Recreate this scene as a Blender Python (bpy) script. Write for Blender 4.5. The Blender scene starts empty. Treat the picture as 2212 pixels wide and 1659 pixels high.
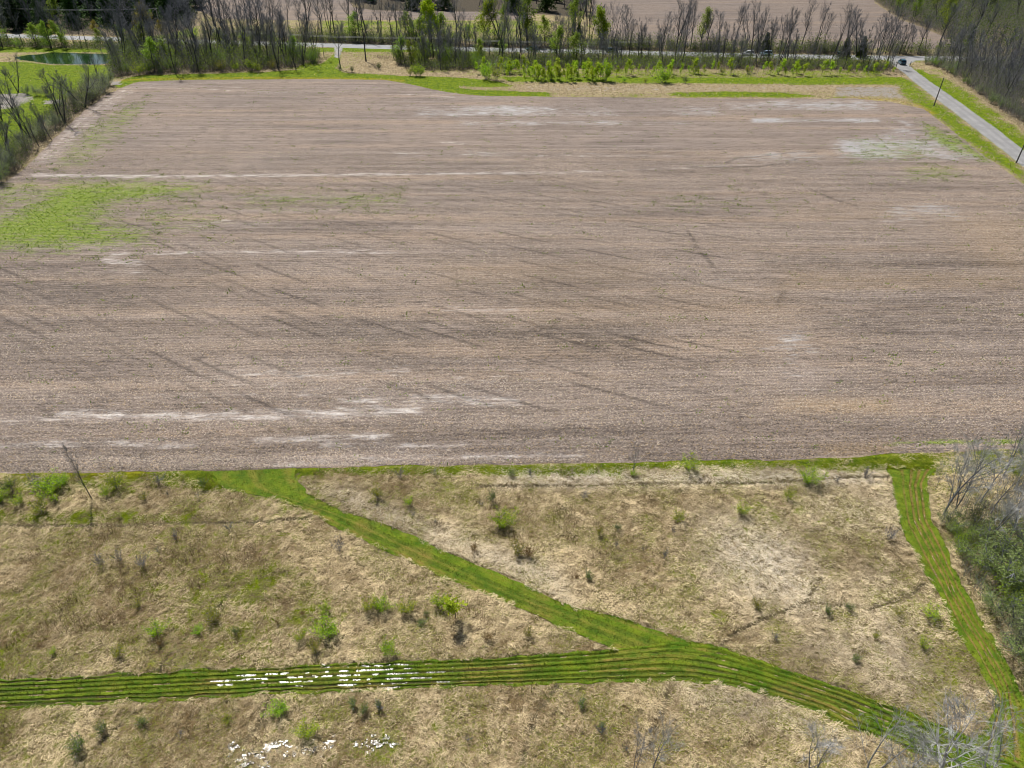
import bpy, math, random
import numpy as np
from mathutils import Vector, Matrix

S = bpy.context.scene
COL = S.collection
R = math.radians

# ------------------------------------------------------------------ camera, sky, sun, exposure
CAM_H = 55.0
PITCH = R(35.3)                      # looking down from a drone
HFOV = R(71.5)
cam = bpy.data.cameras.new('camera')
cam.sensor_width = 36.0
cam.lens = 18.0 / math.tan(HFOV / 2)
cam.clip_start, cam.clip_end = 0.5, 6000.0
co = bpy.data.objects.new('camera', cam); COL.objects.link(co)
co.location = (0, 0, CAM_H)
co.rotation_euler = (math.pi / 2 - PITCH, 0, 0)
S.camera = co

SUN_EL, SUN_AZ = R(54.4), R(-27.0)   # ahead of the camera and to the left
w = bpy.data.worlds.new('World'); S.world = w; w.use_nodes = True
nt = w.node_tree
sky = nt.nodes.new('ShaderNodeTexSky'); sky.sky_type = 'NISHITA'; sky.sun_disc = False
sky.sun_elevation, sky.sun_rotation = SUN_EL, SUN_AZ
bg = nt.nodes['Background']; bg.inputs['Strength'].default_value = 0.055
nt.links.new(sky.outputs['Color'], bg.inputs['Color'])
sl = bpy.data.lights.new('sun', 'SUN'); sl.energy = 5.0; sl.angle = R(0.53); sl.color = (1.0, 0.95, 0.87)
so = bpy.data.objects.new('sun', sl); COL.objects.link(so)
sdir = Vector((math.sin(SUN_AZ) * math.cos(SUN_EL), math.cos(SUN_AZ) * math.cos(SUN_EL), math.sin(SUN_EL)))
so.rotation_euler = sdir.to_track_quat('Z', 'Y').to_euler(); so.location = (0, 0, 200)
S.view_settings.view_transform = 'Standard'; S.view_settings.look = 'None'
S.view_settings.exposure = 0.45; S.view_settings.gamma = 1.0
S.cycles.filter_width = 1.05; S.cycles.max_bounces = 6; S.cycles.transparent_max_bounces = 8

# ------------------------------------------------------------------ survey helpers
# the ground was surveyed from the photograph: g() gives the ground point (metres) of a sighting
FPX, CX, CY = 1106 / math.tan(HFOV / 2), 1106.0, 829.5
SP, CP = math.sin(PITCH), math.cos(PITCH)
def g(x, y):
    t, u = (CY - y) / FPX, (x - CX) / FPX
    s = CAM_H / (SP - t * CP)
    return (u * s, (CP + t * SP) * s)
def gs(pts): return np.array([g(*p) for p in pts], float)
def sight(X, Y, Z=0.0):
    dz = Z - CAM_H
    d = Y * CP - dz * SP
    return CX + FPX * X / d, CY - FPX * (Y * SP + dz * CP) / d
def height_to(x, y, ytop):
    X, Y = g(x, y); lo, hi = 0.0, 45.0
    for _ in range(40):
        m = (lo + hi) / 2
        if sight(X, Y, m)[1] > ytop: lo = m
        else: hi = m
    return lo

rng = np.random.default_rng(11)
prnd = random.Random(5)

def hash2(ix, iy, seed):
    n = (ix.astype(np.int64) * 374761393 + iy.astype(np.int64) * 668265263 + seed * 2147483647) & 0xffffffff
    n = ((n ^ (n >> 13)) * 1274126177) & 0xffffffff
    return ((n ^ (n >> 16)) & 0xffff) / 65535.0
def vnoise(x, y, seed=0):
    ix, iy = np.floor(x), np.floor(y); fx, fy = x - ix, y - iy
    fx = fx * fx * (3 - 2 * fx); fy = fy * fy * (3 - 2 * fy)
    a, b = hash2(ix, iy, seed), hash2(ix + 1, iy, seed)
    c, d = hash2(ix, iy + 1, seed), hash2(ix + 1, iy + 1, seed)
    return (a * (1 - fx) + b * fx) * (1 - fy) + (c * (1 - fx) + d * fx) * fy
def fbm(x, y, seed=0, octv=4):
    s, a, t = 0, 0.5, 0
    for k in range(octv):
        s = s + a * vnoise(x * 2 ** k + 17.3 * k, y * 2 ** k - 9.1 * k, seed + k); t += a; a *= 0.5
    return s / t
def sstep(a, b, x):
    t = np.clip((x - a) / (b - a), 0, 1); return t * t * (3 - 2 * t)
def sdf_poly(poly, x, y):
    d = np.full(x.shape, 1e18); ins = np.zeros(x.shape, bool); n = len(poly)
    for i in range(n):
        ax, ay = poly[i]; bx, by = poly[(i + 1) % n]
        ex, ey = bx - ax, by - ay
        t = np.clip(((x - ax) * ex + (y - ay) * ey) / (ex * ex + ey * ey + 1e-12), 0, 1)
        d = np.minimum(d, (x - ax - t * ex) ** 2 + (y - ay - t * ey) ** 2)
        if ey != 0:
            ins ^= ((ay > y) != (by > y)) & (x < ex * (y - ay) / ey + ax)
    return np.where(ins, -1, 1) * np.sqrt(d)
def dist_line(line, x, y):
    d = np.full(x.shape, 1e18)
    for (ax, ay), (bx, by) in zip(line[:-1], line[1:]):
        ex, ey = bx - ax, by - ay
        t = np.clip(((x - ax) * ex + (y - ay) * ey) / (ex * ex + ey * ey + 1e-12), 0, 1)
        d = np.minimum(d, (x - ax - t * ex) ** 2 + (y - ay - t * ey) ** 2)
    return np.sqrt(d)
def blob(px, x, y, soft): return sstep(soft, -soft, sdf_poly(gs(px), x, y))
def streak(px, x, y, wd, soft=0.8): return sstep(wd / 2 + soft, max(wd / 2 - soft, 0), dist_line(gs(px), x, y))
def rect(x0, y0, x1, y1): return [(x0, y0), (x1, y0), (x1, y1), (x0, y1)]

# ------------------------------------------------------------------ mesh helpers
def mesh_np(name, V, F, mat, attrs=None, smooth=False):
    """F: list of index arrays (n,3) or (n,4)."""
    me = bpy.data.meshes.new(name)
    V = np.asarray(V, np.float32)
    F = [np.asarray(f, np.int32) for f in (F if isinstance(F, list) else [F]) if len(f)]
    me.vertices.add(len(V)); me.vertices.foreach_set('co', V.ravel())
    tot = np.concatenate([np.full(len(f), f.shape[1], np.int32) for f in F])
    idx = np.concatenate([f.ravel() for f in F])
    st = np.concatenate([[0], np.cumsum(tot)[:-1]]).astype(np.int32)
    me.loops.add(len(idx)); me.loops.foreach_set('vertex_index', idx)
    me.polygons.add(len(tot)); me.polygons.foreach_set('loop_start', st); me.polygons.foreach_set('loop_total', tot)
    me.polygons.foreach_set('use_smooth', np.full(len(tot), smooth, bool))
    for k, a in (attrs or {}).items():
        a = np.asarray(a, np.float32)
        if a.ndim == 1:
            at = me.attributes.new(k, 'FLOAT', 'POINT'); at.data.foreach_set('value', a)
        else:
            if a.shape[1] == 3: a = np.concatenate([a, np.ones((len(a), 1), np.float32)], 1)
            at = me.attributes.new(k, 'FLOAT_COLOR', 'POINT'); at.data.foreach_set('color', a.ravel())
    me.update(calc_edges=True)
    if mat: me.materials.append(mat)
    return me
def obj(name, me, parent=None):
    o = bpy.data.objects.new(name, me); COL.objects.link(o)
    if parent: o.parent = parent
    return o
def tag(o, label=None, cat=None, group=None, kind=None):
    for k, v in (('label', label), ('category', cat), ('group', group), ('kind', kind)):
        if v: o[k] = v
    return o
def empty(name, loc, label, cat, group=None, rotz=0.0):
    o = bpy.data.objects.new(name, None); COL.objects.link(o); o.empty_display_size = 0.5
    o.location = loc; o.rotation_euler = (0, 0, rotz)
    return tag(o, label, cat, group)

class MB:                              # collects solids, builds ONE mesh
    def __init__(s): s.v, s.q, s.t, s.n = [], [], [], 0
    def add(s, V, Q=(), T=()):
        s.v.append(np.asarray(V, float).reshape(-1, 3))
        if len(Q): s.q.append(np.asarray(Q, int) + s.n)
        if len(T): s.t.append(np.asarray(T, int) + s.n)
        s.n += len(s.v[-1])
    def box(s, c, d, rz=0.0):
        h = np.array(d) / 2
        V = np.array([(i, j, k) for k in (-1, 1) for j in (-1, 1) for i in (-1, 1)], float) * h
        c_, s_ = math.cos(rz), math.sin(rz)
        V = V @ np.array([[c_, s_, 0], [-s_, c_, 0], [0, 0, 1]]) + np.array(c)
        s.add(V, [(0, 2, 3, 1), (4, 5, 7, 6), (0, 1, 5, 4), (2, 6, 7, 3), (0, 4, 6, 2), (1, 3, 7, 5)])
    def tube(s, p0, p1, r0, r1, n=8, cap=True):
        p0, p1 = np.array(p0, float), np.array(p1, float)
        V, Q = prisms(p0[None], p1[None], np.array([r0]), np.array([r1]), n)
        s.add(V, Q)
        if cap:
            s.add(V[:n], T=[(0, i + 1, i) for i in range(1, n - 1)]); s.add(V[n:], T=[(0, i, i + 1) for i in range(1, n - 1)])
    def loft(s, secs):                 # list of equal-length closed rings
        n = len(secs[0]); V = np.concatenate([np.asarray(a, float) for a in secs])
        Q = [(k * n + i, k * n + (i + 1) % n, (k + 1) * n + (i + 1) % n, (k + 1) * n + i) for k in range(len(secs) - 1) for i in range(n)]
        T = [(0, i + 1, i) for i in range(1, n - 1)] + [((len(secs) - 1) * n, (len(secs) - 1) * n + i, (len(secs) - 1) * n + i + 1) for i in range(1, n - 1)]
        s.add(V, Q, T)
    def mesh(s, name, mat, smooth=False):
        return mesh_np(name, np.concatenate(s.v), [np.concatenate(s.q) if s.q else np.zeros((0, 4)), np.concatenate(s.t) if s.t else np.zeros((0, 3))], mat, smooth=smooth)
def prisms(p0, p1, r0, r1, n=3):
    d = p1 - p0; L = np.linalg.norm(d, axis=1, keepdims=True); d = d / np.maximum(L, 1e-9)
    ref = np.where(np.abs(d[:, 2:3]) > 0.9, np.array([[1.0, 0, 0]]), np.array([[0, 0, 1.0]]))
    a = np.cross(d, ref); a /= np.linalg.norm(a, axis=1, keepdims=True); b = np.cross(d, a)
    N = len(p0); ang = np.arange(n) * 2 * math.pi / n
    ring = a[:, None] * np.cos(ang)[None, :, None] + b[:, None] * np.sin(ang)[None, :, None]
    V = np.concatenate([p0[:, None] + ring * np.reshape(r0, (-1, 1, 1)), p1[:, None] + ring * np.reshape(r1, (-1, 1, 1))], 1).reshape(-1, 3)
    i = np.arange(n); q = np.stack([i, (i + 1) % n, n + (i + 1) % n, n + i], 1)
    Q = (q[None] + (np.arange(N) * 2 * n)[:, None, None]).reshape(-1, 4)
    return V, Q

# ------------------------------------------------------------------ materials
def new_mat(name):
    m = bpy.data.materials.new(name); m.use_nodes = True
    return m, m.node_tree, m.node_tree.nodes['Principled BSDF']
class N:                               # short-hand node builder
    def __init__(s, nt): s.nt = nt
    def new(s, t, **kw):
        n = s.nt.nodes.new(t)
        for k, v in kw.items(): setattr(n, k, v)
        return n
    def put(s, sock, v):
        if v is None: return
        if hasattr(v, 'is_output'): s.nt.links.new(v, sock)
        elif isinstance(v, (tuple, list)) and len(v) == 3 and sock.type == 'RGBA': sock.default_value = (*v, 1)
        else: sock.default_value = v
    def attr(s, name): return s.new('ShaderNodeAttribute', attribute_name=name)
    def math(s, op, a, b=None, c=None, clamp=False):
        n = s.new('ShaderNodeMath', operation=op, use_clamp=clamp)
        for k, v in enumerate((a, b, c)): s.put(n.inputs[k], v)
        return n.outputs[0]
    def mix(s, f, a, b, mode='MIX'):
        n = s.new('ShaderNodeMix', data_type='RGBA', blend_type=mode)
        s.put(n.inputs[0], f); s.put(n.inputs[6], a); s.put(n.inputs[7], b); return n.outputs[2]
    def pos(s, rot=0.0, scale=(1, 1, 1)):
        gm = s.new('ShaderNodeNewGeometry'); mp = s.new('ShaderNodeMapping')
        s.nt.links.new(gm.outputs['Position'], mp.inputs[0])
        mp.inputs['Rotation'].default_value = (0, 0, rot); mp.inputs['Scale'].default_value = scale
        return mp.outputs[0]
    def noise(s, vec, scale, detail=3, rough=0.55, dist=0.0):
        n = s.new('ShaderNodeTexNoise'); s.put(n.inputs['Vector'], vec)
        n.inputs['Scale'].default_value = scale; n.inputs['Detail'].default_value = detail
        n.inputs['Roughness'].default_value = rough; n.inputs['Distortion'].default_value = dist
        return n.outputs['Fac']
    def ramp(s, v, lo, hi, a=0.0, b=1.0):
        n = s.new('ShaderNodeMapRange', interpolation_type='SMOOTHSTEP'); s.put(n.inputs[0], v)
        for k, q in zip((1, 2, 3, 4), (lo, hi, a, b)): n.inputs[k].default_value = q
        return n.outputs[0]
    def bump(s, h, strength, dist):
        n = s.new('ShaderNodeBump'); s.put(n.inputs['Height'], h)
        n.inputs['Strength'].default_value = strength; n.inputs['Distance'].default_value = dist
        return n.outputs[0]

ROWROT = R(-2.1)

def soil_material(name, near=True, rot=None):
    m, nt, b = new_mat(name); q = N(nt)
    rot = ROWROT if rot is None else rot
    P = q.pos(rot); Ps = q.pos(rot, (0.05, 1.0, 1.0)); Pm = q.pos(rot, (0.22, 1.0, 1.0))
    big = q.noise(P, 0.035, 3); band = q.noise(Ps, 0.55, 3, 0.6); band2 = q.noise(Ps, 0.16, 2, 0.5); mid = q.noise(Pm, 1.3, 3, 0.65)
    clod = q.noise(P, 3.2, 3, 0.75); fine = q.noise(P, 9.0, 2, 0.7)
    c = q.mix(q.ramp(band, 0.28, 0.75), (0.165, 0.132, 0.110), (0.325, 0.272, 0.235))
    c = q.mix(q.ramp(big, 0.35, 0.68, 0.0, 0.5), c, (0.32, 0.255, 0.20))
    c = q.mix(q.ramp(band2, 0.50, 0.68, 0, 0.55), c, (0.38, 0.29, 0.205))
    c = q.mix(q.ramp(mid, 0.50, 0.70, 0, 0.8), c, (0.100, 0.080, 0.068))
    if near:
        # drill rows
        wv = q.new('ShaderNodeTexWave', wave_type='BANDS', bands_direction='Y')
        q.put(wv.inputs['Vector'], P); wv.inputs['Scale'].default_value = 0.42; wv.inputs['Distortion'].default_value = 1.6
        wv.inputs['Detail'].default_value = 2; wv.inputs['Detail Scale'].default_value = 0.35
        rows = wv.outputs['Fac']
        c = q.mix(q.math('MULTIPLY', q.ramp(rows, 0.62, 0.95), q.ramp(q.noise(Pm, 0.7, 2), 0.4, 0.6, 0.0, 0.40)), c, (0.075, 0.058, 0.047))
        # oblique cultivator marks
        dg = q.attr('diag').outputs['Fac']
        c = q.mix(q.math('MULTIPLY', dg, q.ramp(q.noise(P, 1.6, 3), 0.30, 0.6, 0.35, 0.95)), c, (0.055, 0.044, 0.038))
        dk = q.attr('dark').outputs['Fac']
        c = q.mix(q.math('MULTIPLY', dk, q.ramp(mid, 0.33, 0.58, 0.15, 0.9)), c, (0.060, 0.048, 0.040))
        tan = q.attr('tan').outputs['Fac']
        c = q.mix(q.math('MULTIPLY', tan, 0.55), c, (0.40, 0.29, 0.14))
    # straw and clods
    c = q.mix(q.ramp(clod, 0.56, 0.76, 0, 0.7), c, (0.52, 0.43, 0.33))
    c = q.mix(q.ramp(clod, 0.48, 0.32, 0, 0.85), c, (0.06, 0.048, 0.040))
    c = q.mix(q.ramp(fine, 0.58, 0.75, 0, 0.45), c, (0.62, 0.52, 0.41))
    rough = 0.92
    hsv = q.new('ShaderNodeHueSaturation'); hsv.inputs['Value'].default_value = 0.83 if near else 0.66; hsv.inputs['Saturation'].default_value = 1.02; hsv.inputs['Hue'].default_value = 0.492; q.put(hsv.inputs['Color'], c); c = hsv.outputs[0]
    if near:
        brk = q.noise(q.pos(ROWROT, (0.22, 1.0, 1.0)), 1.1, 5, 0.75)
        wet_sheen = q.attr('wet_sheen').outputs['Fac']
        wf = q.ramp(q.math('ADD', wet_sheen, q.math('ADD', q.math('MULTIPLY', q.math('SUBTRACT', brk, 0.5), 1.5), q.math('MULTIPLY', q.math('SUBTRACT', big, 0.5), 1.2))), 0.38, 0.85)
        c = q.mix(q.math('MULTIPLY', wf, 0.9), c, (0.315, 0.310, 0.312))  # sky reflection on the damp soil, painted in as grey base colour
        pale = q.attr('pale').outputs['Fac']
        pf = q.ramp(q.math('ADD', pale, q.math('MULTIPLY', q.math('SUBTRACT', brk, 0.5), 1.9)), 0.36, 1.05)
        c = q.mix(q.math('MULTIPLY', pf, 0.9), c, (0.64, 0.60, 0.57))  # pale crust, with glare on it partly painted into the base colour
        gr = q.attr('green').outputs['Fac']
        gn = q.noise(q.pos(ROWROT, (0.35, 1, 1)), 0.9, 5, 0.75)
        gf = q.ramp(q.math('ADD', gr, q.math('MULTIPLY', q.math('SUBTRACT', gn, 0.5), 1.9)), 0.40, 0.95)
        gcol = q.mix(q.ramp(q.noise(P, 2.5, 3), 0.35, 0.65), (0.085, 0.155, 0.003), (0.190, 0.255, 0.010))
        c = q.mix(q.math('MULTIPLY', gf, 0.88), c, gcol)
        rough = q.math('SUBTRACT', 0.92, q.math('MULTIPLY', wf, 0.45))
    q.put(b.inputs['Base Color'], c); q.put(b.inputs['Roughness'], rough)
    b.inputs['Specular IOR Level'].default_value = 0.25
    h = q.math('ADD', clod, q.math('MULTIPLY', mid, 0.8))
    if near: h = q.math('ADD', h, q.math('MULTIPLY', rows, -0.25))
    q.put(b.inputs['Normal'], q.bump(h, 0.8, 0.22))
    return m

def meadow_material():
    m, nt, b = new_mat('meadow'); q = N(nt); P = q.pos()
    n1 = q.noise(P, 0.09, 4, 0.6); n2 = q.noise(P, 0.8, 4, 0.65, 0.8); n3 = q.noise(P, 4.5, 3, 0.7, 1.2)
    dry = q.mix(q.ramp(n2, 0.3, 0.7), (0.17, 0.13, 0.066), (0.46, 0.37, 0.225))
    dry = q.mix(q.ramp(n3, 0.52, 0.74, 0, 0.7), dry, (0.58, 0.48, 0.33))
    dry = q.mix(q.ramp(n3, 0.46, 0.3, 0, 0.75), dry, (0.075, 0.058, 0.026))
    gcol = q.mix(q.ramp(n2, 0.3, 0.68), (0.065, 0.125, 0.002), (0.185, 0.240, 0.004))
    gcol = q.mix(q.ramp(n3, 0.45, 0.3, 0, 0.6), gcol, (0.03, 0.065, 0.004))
    gr = q.attr('green').outputs['Fac']
    f = q.ramp(q.math('ADD', gr, q.math('ADD', q.math('MULTIPLY', q.math('SUBTRACT', n1, 0.5), 0.9), q.math('MULTIPLY', q.math('SUBTRACT', n2, 0.5), 1.3))), 0.42, 0.72)
    c = q.mix(f, dry, gcol)
    dk = q.attr('dark').outputs['Fac']
    c = q.mix(q.math('MULTIPLY', dk, q.ramp(n2, 0.25, 0.6, 0.5, 1.0)), c, (0.045, 0.040, 0.022))
    fl = q.attr('litter').outputs['Fac']
    c = q.mix(q.math('MULTIPLY', fl, q.ramp(n2, 0.2, 0.5, 0.7, 0.97)), c, q.mix(q.ramp(n3, 0.4, 0.7), (0.040, 0.034, 0.024), (0.10, 0.080, 0.055)))
    gy = q.attr('grey').outputs['Fac']
    gf = q.ramp(q.math('ADD', gy, q.math('MULTIPLY', q.math('SUBTRACT', n2, 0.5), 1.4)), 0.45, 0.65)
    c = q.mix(gf, c, (0.29, 0.265, 0.245))
    og = q.attr('ochre').outputs['Fac']
    c = q.mix(q.math('MULTIPLY', og, q.ramp(n2, 0.35, 0.6, 0.2, 0.9)), c, (0.33, 0.24, 0.012))
    q.put(b.inputs['Base Color'], c); b.inputs['Roughness'].default_value = 0.95
    b.inputs['Specular IOR Level'].default_value = 0.15
    q.put(b.inputs['Normal'], q.bump(q.math('ADD', n3, q.math('MULTIPLY', n2, 1.2)), 1.0, 0.3))
    return m

def path_material():
    m, nt, b = new_mat('mown_grass'); q = N(nt); P = q.pos()
    n2 = q.noise(P, 0.7, 4, 0.65); n3 = q.noise(P, 5.0, 3, 0.7)
    c = q.mix(q.ramp(n2, 0.3, 0.7), (0.050, 0.110, 0.004), (0.135, 0.185, 0.010))
    c = q.mix(q.ramp(n3, 0.55, 0.75, 0, 0.6), c, (0.22, 0.23, 0.035))
    rut = q.attr('rut').outputs['Fac']
    c = q.mix(q.math('MULTIPLY', rut, q.ramp(n2, 0.25, 0.6, 0.45, 1.0)), c, (0.052, 0.044, 0.020))
    br = q.attr('brown').outputs['Fac']
    c = q.mix(q.math('MULTIPLY', br, q.ramp(n2, 0.3, 0.65, 0.3, 1.0)), c, (0.22, 0.15, 0.045))
    q.put(b.inputs['Base Color'], c); b.inputs['Roughness'].default_value = 0.9
    b.inputs['Specular IOR Level'].default_value = 0.15
    q.put(b.inputs['Normal'], q.bump(n3, 0.9, 0.15))
    return m

def blade_material(name, transl=0.35, gloss=0.25):
    m, nt, b = new_mat(name); q = N(nt)
    c = q.attr('col').outputs['Color']
    oi = q.new('ShaderNodeObjectInfo'); hs = q.new('ShaderNodeHueSaturation')
    q.put(hs.inputs['Color'], c); q.put(hs.inputs['Value'], q.math('MULTIPLY_ADD', oi.outputs['Random'], 0.4, 0.8))
    q.put(hs.inputs['Hue'], q.math('MULTIPLY_ADD', oi.outputs['Random'], 0.03, 0.485))
    q.put(b.inputs['Base Color'], hs.outputs[0]); b.inputs['Roughness'].default_value = 0.75
    b.inputs['Specular IOR Level'].default_value = gloss
    tr = q.new('ShaderNodeBsdfTranslucent'); q.put(tr.inputs['Color'], hs.outputs[0])
    mx = q.new('ShaderNodeMixShader'); mx.inputs[0].default_value = transl
    nt.links.new(b.outputs[0], mx.inputs[1]); nt.links.new(tr.outputs[0], mx.inputs[2])
    nt.links.new(mx.outputs[0], nt.nodes['Material Output'].inputs['Surface'])
    return m
def bark_material(name, a, bcol, spec=0.2):
    m, nt, b = new_mat(name); q = N(nt)
    tc = q.new('ShaderNodeTexCoord')
    n = q.noise(tc.outputs['Object'], 1.4, 4, 0.7)
    oi = q.new('ShaderNodeObjectInfo'); hs = q.new('ShaderNodeHueSaturation')
    q.put(hs.inputs['Color'], q.mix(q.ramp(n, 0.35, 0.65), a, bcol))
    q.put(hs.inputs['Value'], q.math('MULTIPLY_ADD', oi.outputs['Random'], 0.5, 0.75))
    q.put(b.inputs['Base Color'], hs.outputs[0]); b.inputs['Roughness'].default_value = 0.85
    b.inputs['Specular IOR Level'].default_value = spec
    return m
def plain(name, c, rough=0.6, metal=0.0, noise=0.15, scale=3.0, coat=0.0):
    m, nt, b = new_mat(name); q = N(nt)
    tc = q.new('ShaderNodeTexCoord'); n = q.noise(tc.outputs['Object'], scale, 4, 0.6)
    lo = tuple(v * (1 - noise) for v in c); hi = tuple(min(1, v * (1 + noise)) for v in c)
    q.put(b.inputs['Base Color'], q.mix(n, lo, hi)); b.inputs['Roughness'].default_value = rough
    b.inputs['Metallic'].default_value = metal
    if coat: b.inputs['Coat Weight'].default_value = coat; b.inputs['Coat Roughness'].default_value = 0.05
    return m
def road_material(name, a, bcol, tracks=True):
    m, nt, b = new_mat(name); q = N(nt); P = q.pos()
    n1 = q.noise(P, 0.25, 4, 0.6); n2 = q.noise(P, 3.5, 4, 0.75)
    c = q.mix(q.ramp(n1, 0.3, 0.7), a, bcol)
    c = q.mix(q.ramp(n2, 0.5, 0.75, 0, 0.5), c, tuple(v * 1.35 for v in bcol))
    c = q.mix(q.ramp(n2, 0.46, 0.3, 0, 0.45), c, tuple(v * 0.6 for v in a))
    if tracks:
        c = q.mix(q.math('MULTIPLY', q.attr('track').outputs['Fac'], q.ramp(n1, 0.3, 0.6, 0.35, 0.85)), c, tuple(v * 0.72 for v in a))
        c = q.mix(q.math('MULTIPLY', q.attr('edge').outputs['Fac'], q.ramp(n2, 0.35, 0.6)), c, (0.12, 0.15, 0.03))
    q.put(b.inputs['Base Color'], c); b.inputs['Roughness'].default_value = 0.85
    q.put(b.inputs['Normal'], q.bump(n2, 0.6, 0.05))
    return m
def water_material(name, deep, rough, bstr, bscale, dist=0.05):
    m, nt, b = new_mat(name); q = N(nt); P = q.pos()
    n = q.noise(P, bscale, 3, 0.6)
    q.put(b.inputs['Base Color'], q.mix(q.ramp(q.noise(P, 0.12, 3), 0.3, 0.7), deep, tuple(v * 1.6 for v in deep)))
    b.inputs['Roughness'].default_value = rough; b.inputs['IOR'].default_value = 1.33
    b.inputs['Specular IOR Level'].default_value = 0.5
    q.put(b.inputs['Normal'], q.bump(n, bstr, dist))
    return m

M = dict(
    soil=soil_material('tilled_soil'), farsoil=soil_material('far_tilled_soil', False), farsoil2=soil_material('far_tilled_soil_rows', False, R(85)), meadow=meadow_material(), path=path_material(),
    blade=blade_material('grass_blades', 0.30), leaf=blade_material('leaves', 0.45, 0.3), needle=blade_material('needles', 0.15, 0.2),
    midbark=bark_material('mid_bark', (0.072, 0.070, 0.072), (0.145, 0.140, 0.138)),
    bark=bark_material('bark', (0.034, 0.034, 0.038), (0.080, 0.078, 0.080)),
    twig=bark_material('twigs', (0.125, 0.130, 0.148), (0.220, 0.223, 0.240)),
    palebark=bark_material('pale_bark', (0.25, 0.25, 0.25), (0.43, 0.43, 0.425)),
    browntwig=bark_material('brown_twigs', (0.16, 0.10, 0.045), (0.25, 0.16, 0.075)),
    gravel=road_material('gravel', (0.170, 0.169, 0.172), (0.245, 0.242, 0.240)),
    tarmac=road_material('worn_asphalt', (0.20, 0.203, 0.213), (0.265, 0.268, 0.276)),
    pond=water_material('pond_water', (0.012, 0.030, 0.010), 0.04, 0.15, 1.2),
    shallow=water_material('shallow_water', (0.06, 0.062, 0.055), 0.28, 0.5, 3.0, 0.05),
    puddle=water_material('puddle_water', (0.040, 0.038, 0.028), 0.22, 0.55, 3.2, 0.05),
    wood=plain('weathered_wood', (0.085, 0.078, 0.072), 0.85), palewood=plain('pale_wood', (0.34, 0.33, 0.32), 0.85),
    wire=plain('wire', (0.55, 0.55, 0.56), 0.4, 0.6), steel=plain('grey_steel', (0.16, 0.16, 0.165), 0.5, 0.5),
    rubber=plain('rubber', (0.015, 0.015, 0.016), 0.8), glass=plain('car_glass', (0.012, 0.018, 0.022), 0.08),
    chrome=plain('rim', (0.45, 0.45, 0.46), 0.3, 0.9), lampred=plain('tail_light', (0.30, 0.01, 0.01), 0.2), lampwhite=plain('headlight', (0.7, 0.7, 0.7), 0.15),
)

# ------------------------------------------------------------------ surveyed outlines (sightings)
FIELD = [(-260, 1034), (0, 1023), (400, 1018), (800, 1008), (1300, 1000), (1700, 994), (1900, 984), (2000, 977), (2330, 962), (2330, 490), (2212, 398),
         (2149, 353), (2060, 285), (1995, 236), (1926, 221), (1852, 213), (1555, 213), (1400, 211), (1150, 209), (1037, 207), (990, 203), (930, 193),
         (880, 181), (830, 173), (700, 171), (540, 172), (400, 173), (300, 177), (275, 184), (225, 207), (180, 242), (130, 287), (80, 337), (50, 367), (0, 400), (-260, 560)]
MAIN_A = [(-120, 1474), (0, 1467), (300, 1453), (600, 1439), (900, 1427), (1100, 1419), (1300, 1404), (1475, 1384), (1555, 1398), (1692, 1443), (1808, 1483), (1908, 1517), (2008, 1557), (2110, 1600), (2260, 1660)]
MAIN_B = [(-120, 1538), (0, 1531), (300, 1516), (600, 1499), (900, 1490), (1100, 1481), (1300, 1476), (1475, 1472), (1558, 1479), (1642, 1499), (1758, 1533), (1808, 1566), (1908, 1600), (2008, 1640), (2110, 1700)]
DIAG_A = [(640, 1010), (642, 1035), (665, 1066), (737, 1103), (854, 1140), (964, 1192), (1070, 1236), (1160, 1277), (1237, 1312), (1337, 1333), (1404, 1356), (1480, 1382), (1560, 1410)]
DIAG_B = [(450, 1018), (483, 1056), (583, 1076), (650, 1098), (737, 1146), (837, 1192), (937, 1239), (1010, 1270), (1037, 1280), (1137, 1322), (1237, 1369), (1300, 1394), (1400, 1440)]
RIGHT_A = [(1912, 1014), (1924, 1040), (1942, 1139), (1988, 1225), (2022, 1279), (2062, 1366), (2102, 1422), (2135, 1492), (2150, 1532), (2120, 1580), (2060, 1660), (2020, 1720)]
RIGHT_B = [(2024, 1012), (2001, 1042), (2008, 1115), (2042, 1182), (2078, 1270), (2092, 1292), (2128, 1355), (2175, 1429), (2205, 1496), (2232, 1550), (2260, 1620), (2270, 1720)]
PATHPOLY = [MAIN_A + MAIN_B[::-1], DIAG_A + DIAG_B[::-1], RIGHT_A + RIGHT_B[::-1]]
TRAILS = [[(1555, 1396), (1600, 1362), (1640, 1343), (1740, 1301), (1772, 1252)], [(1740, 1303), (1800, 1306), (1880, 1316), (1945, 1296), (2000, 1262)],
          [(1204, 1481), (1154, 1552), (1137, 1612), (1120, 1662)], [(1447, 1486), (1427, 1546), (1400, 1620)], [(585, 1500), (563, 1562), (533, 1602)],
          [(497, 1286), (440, 1350), (380, 1399), (352, 1440)], [(290, 1540), (240, 1585), (205, 1615)]]
DITCH = [[(-100, 1136), (0, 1135), (167, 1137), (367, 1132), (567, 1128), (667, 1120), (700, 1093)], [(1040, 1052), (1237, 1049), (1474, 1046), (1642, 1045), (1775, 1035), (1918, 1030), (1985, 1026)]]

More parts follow.
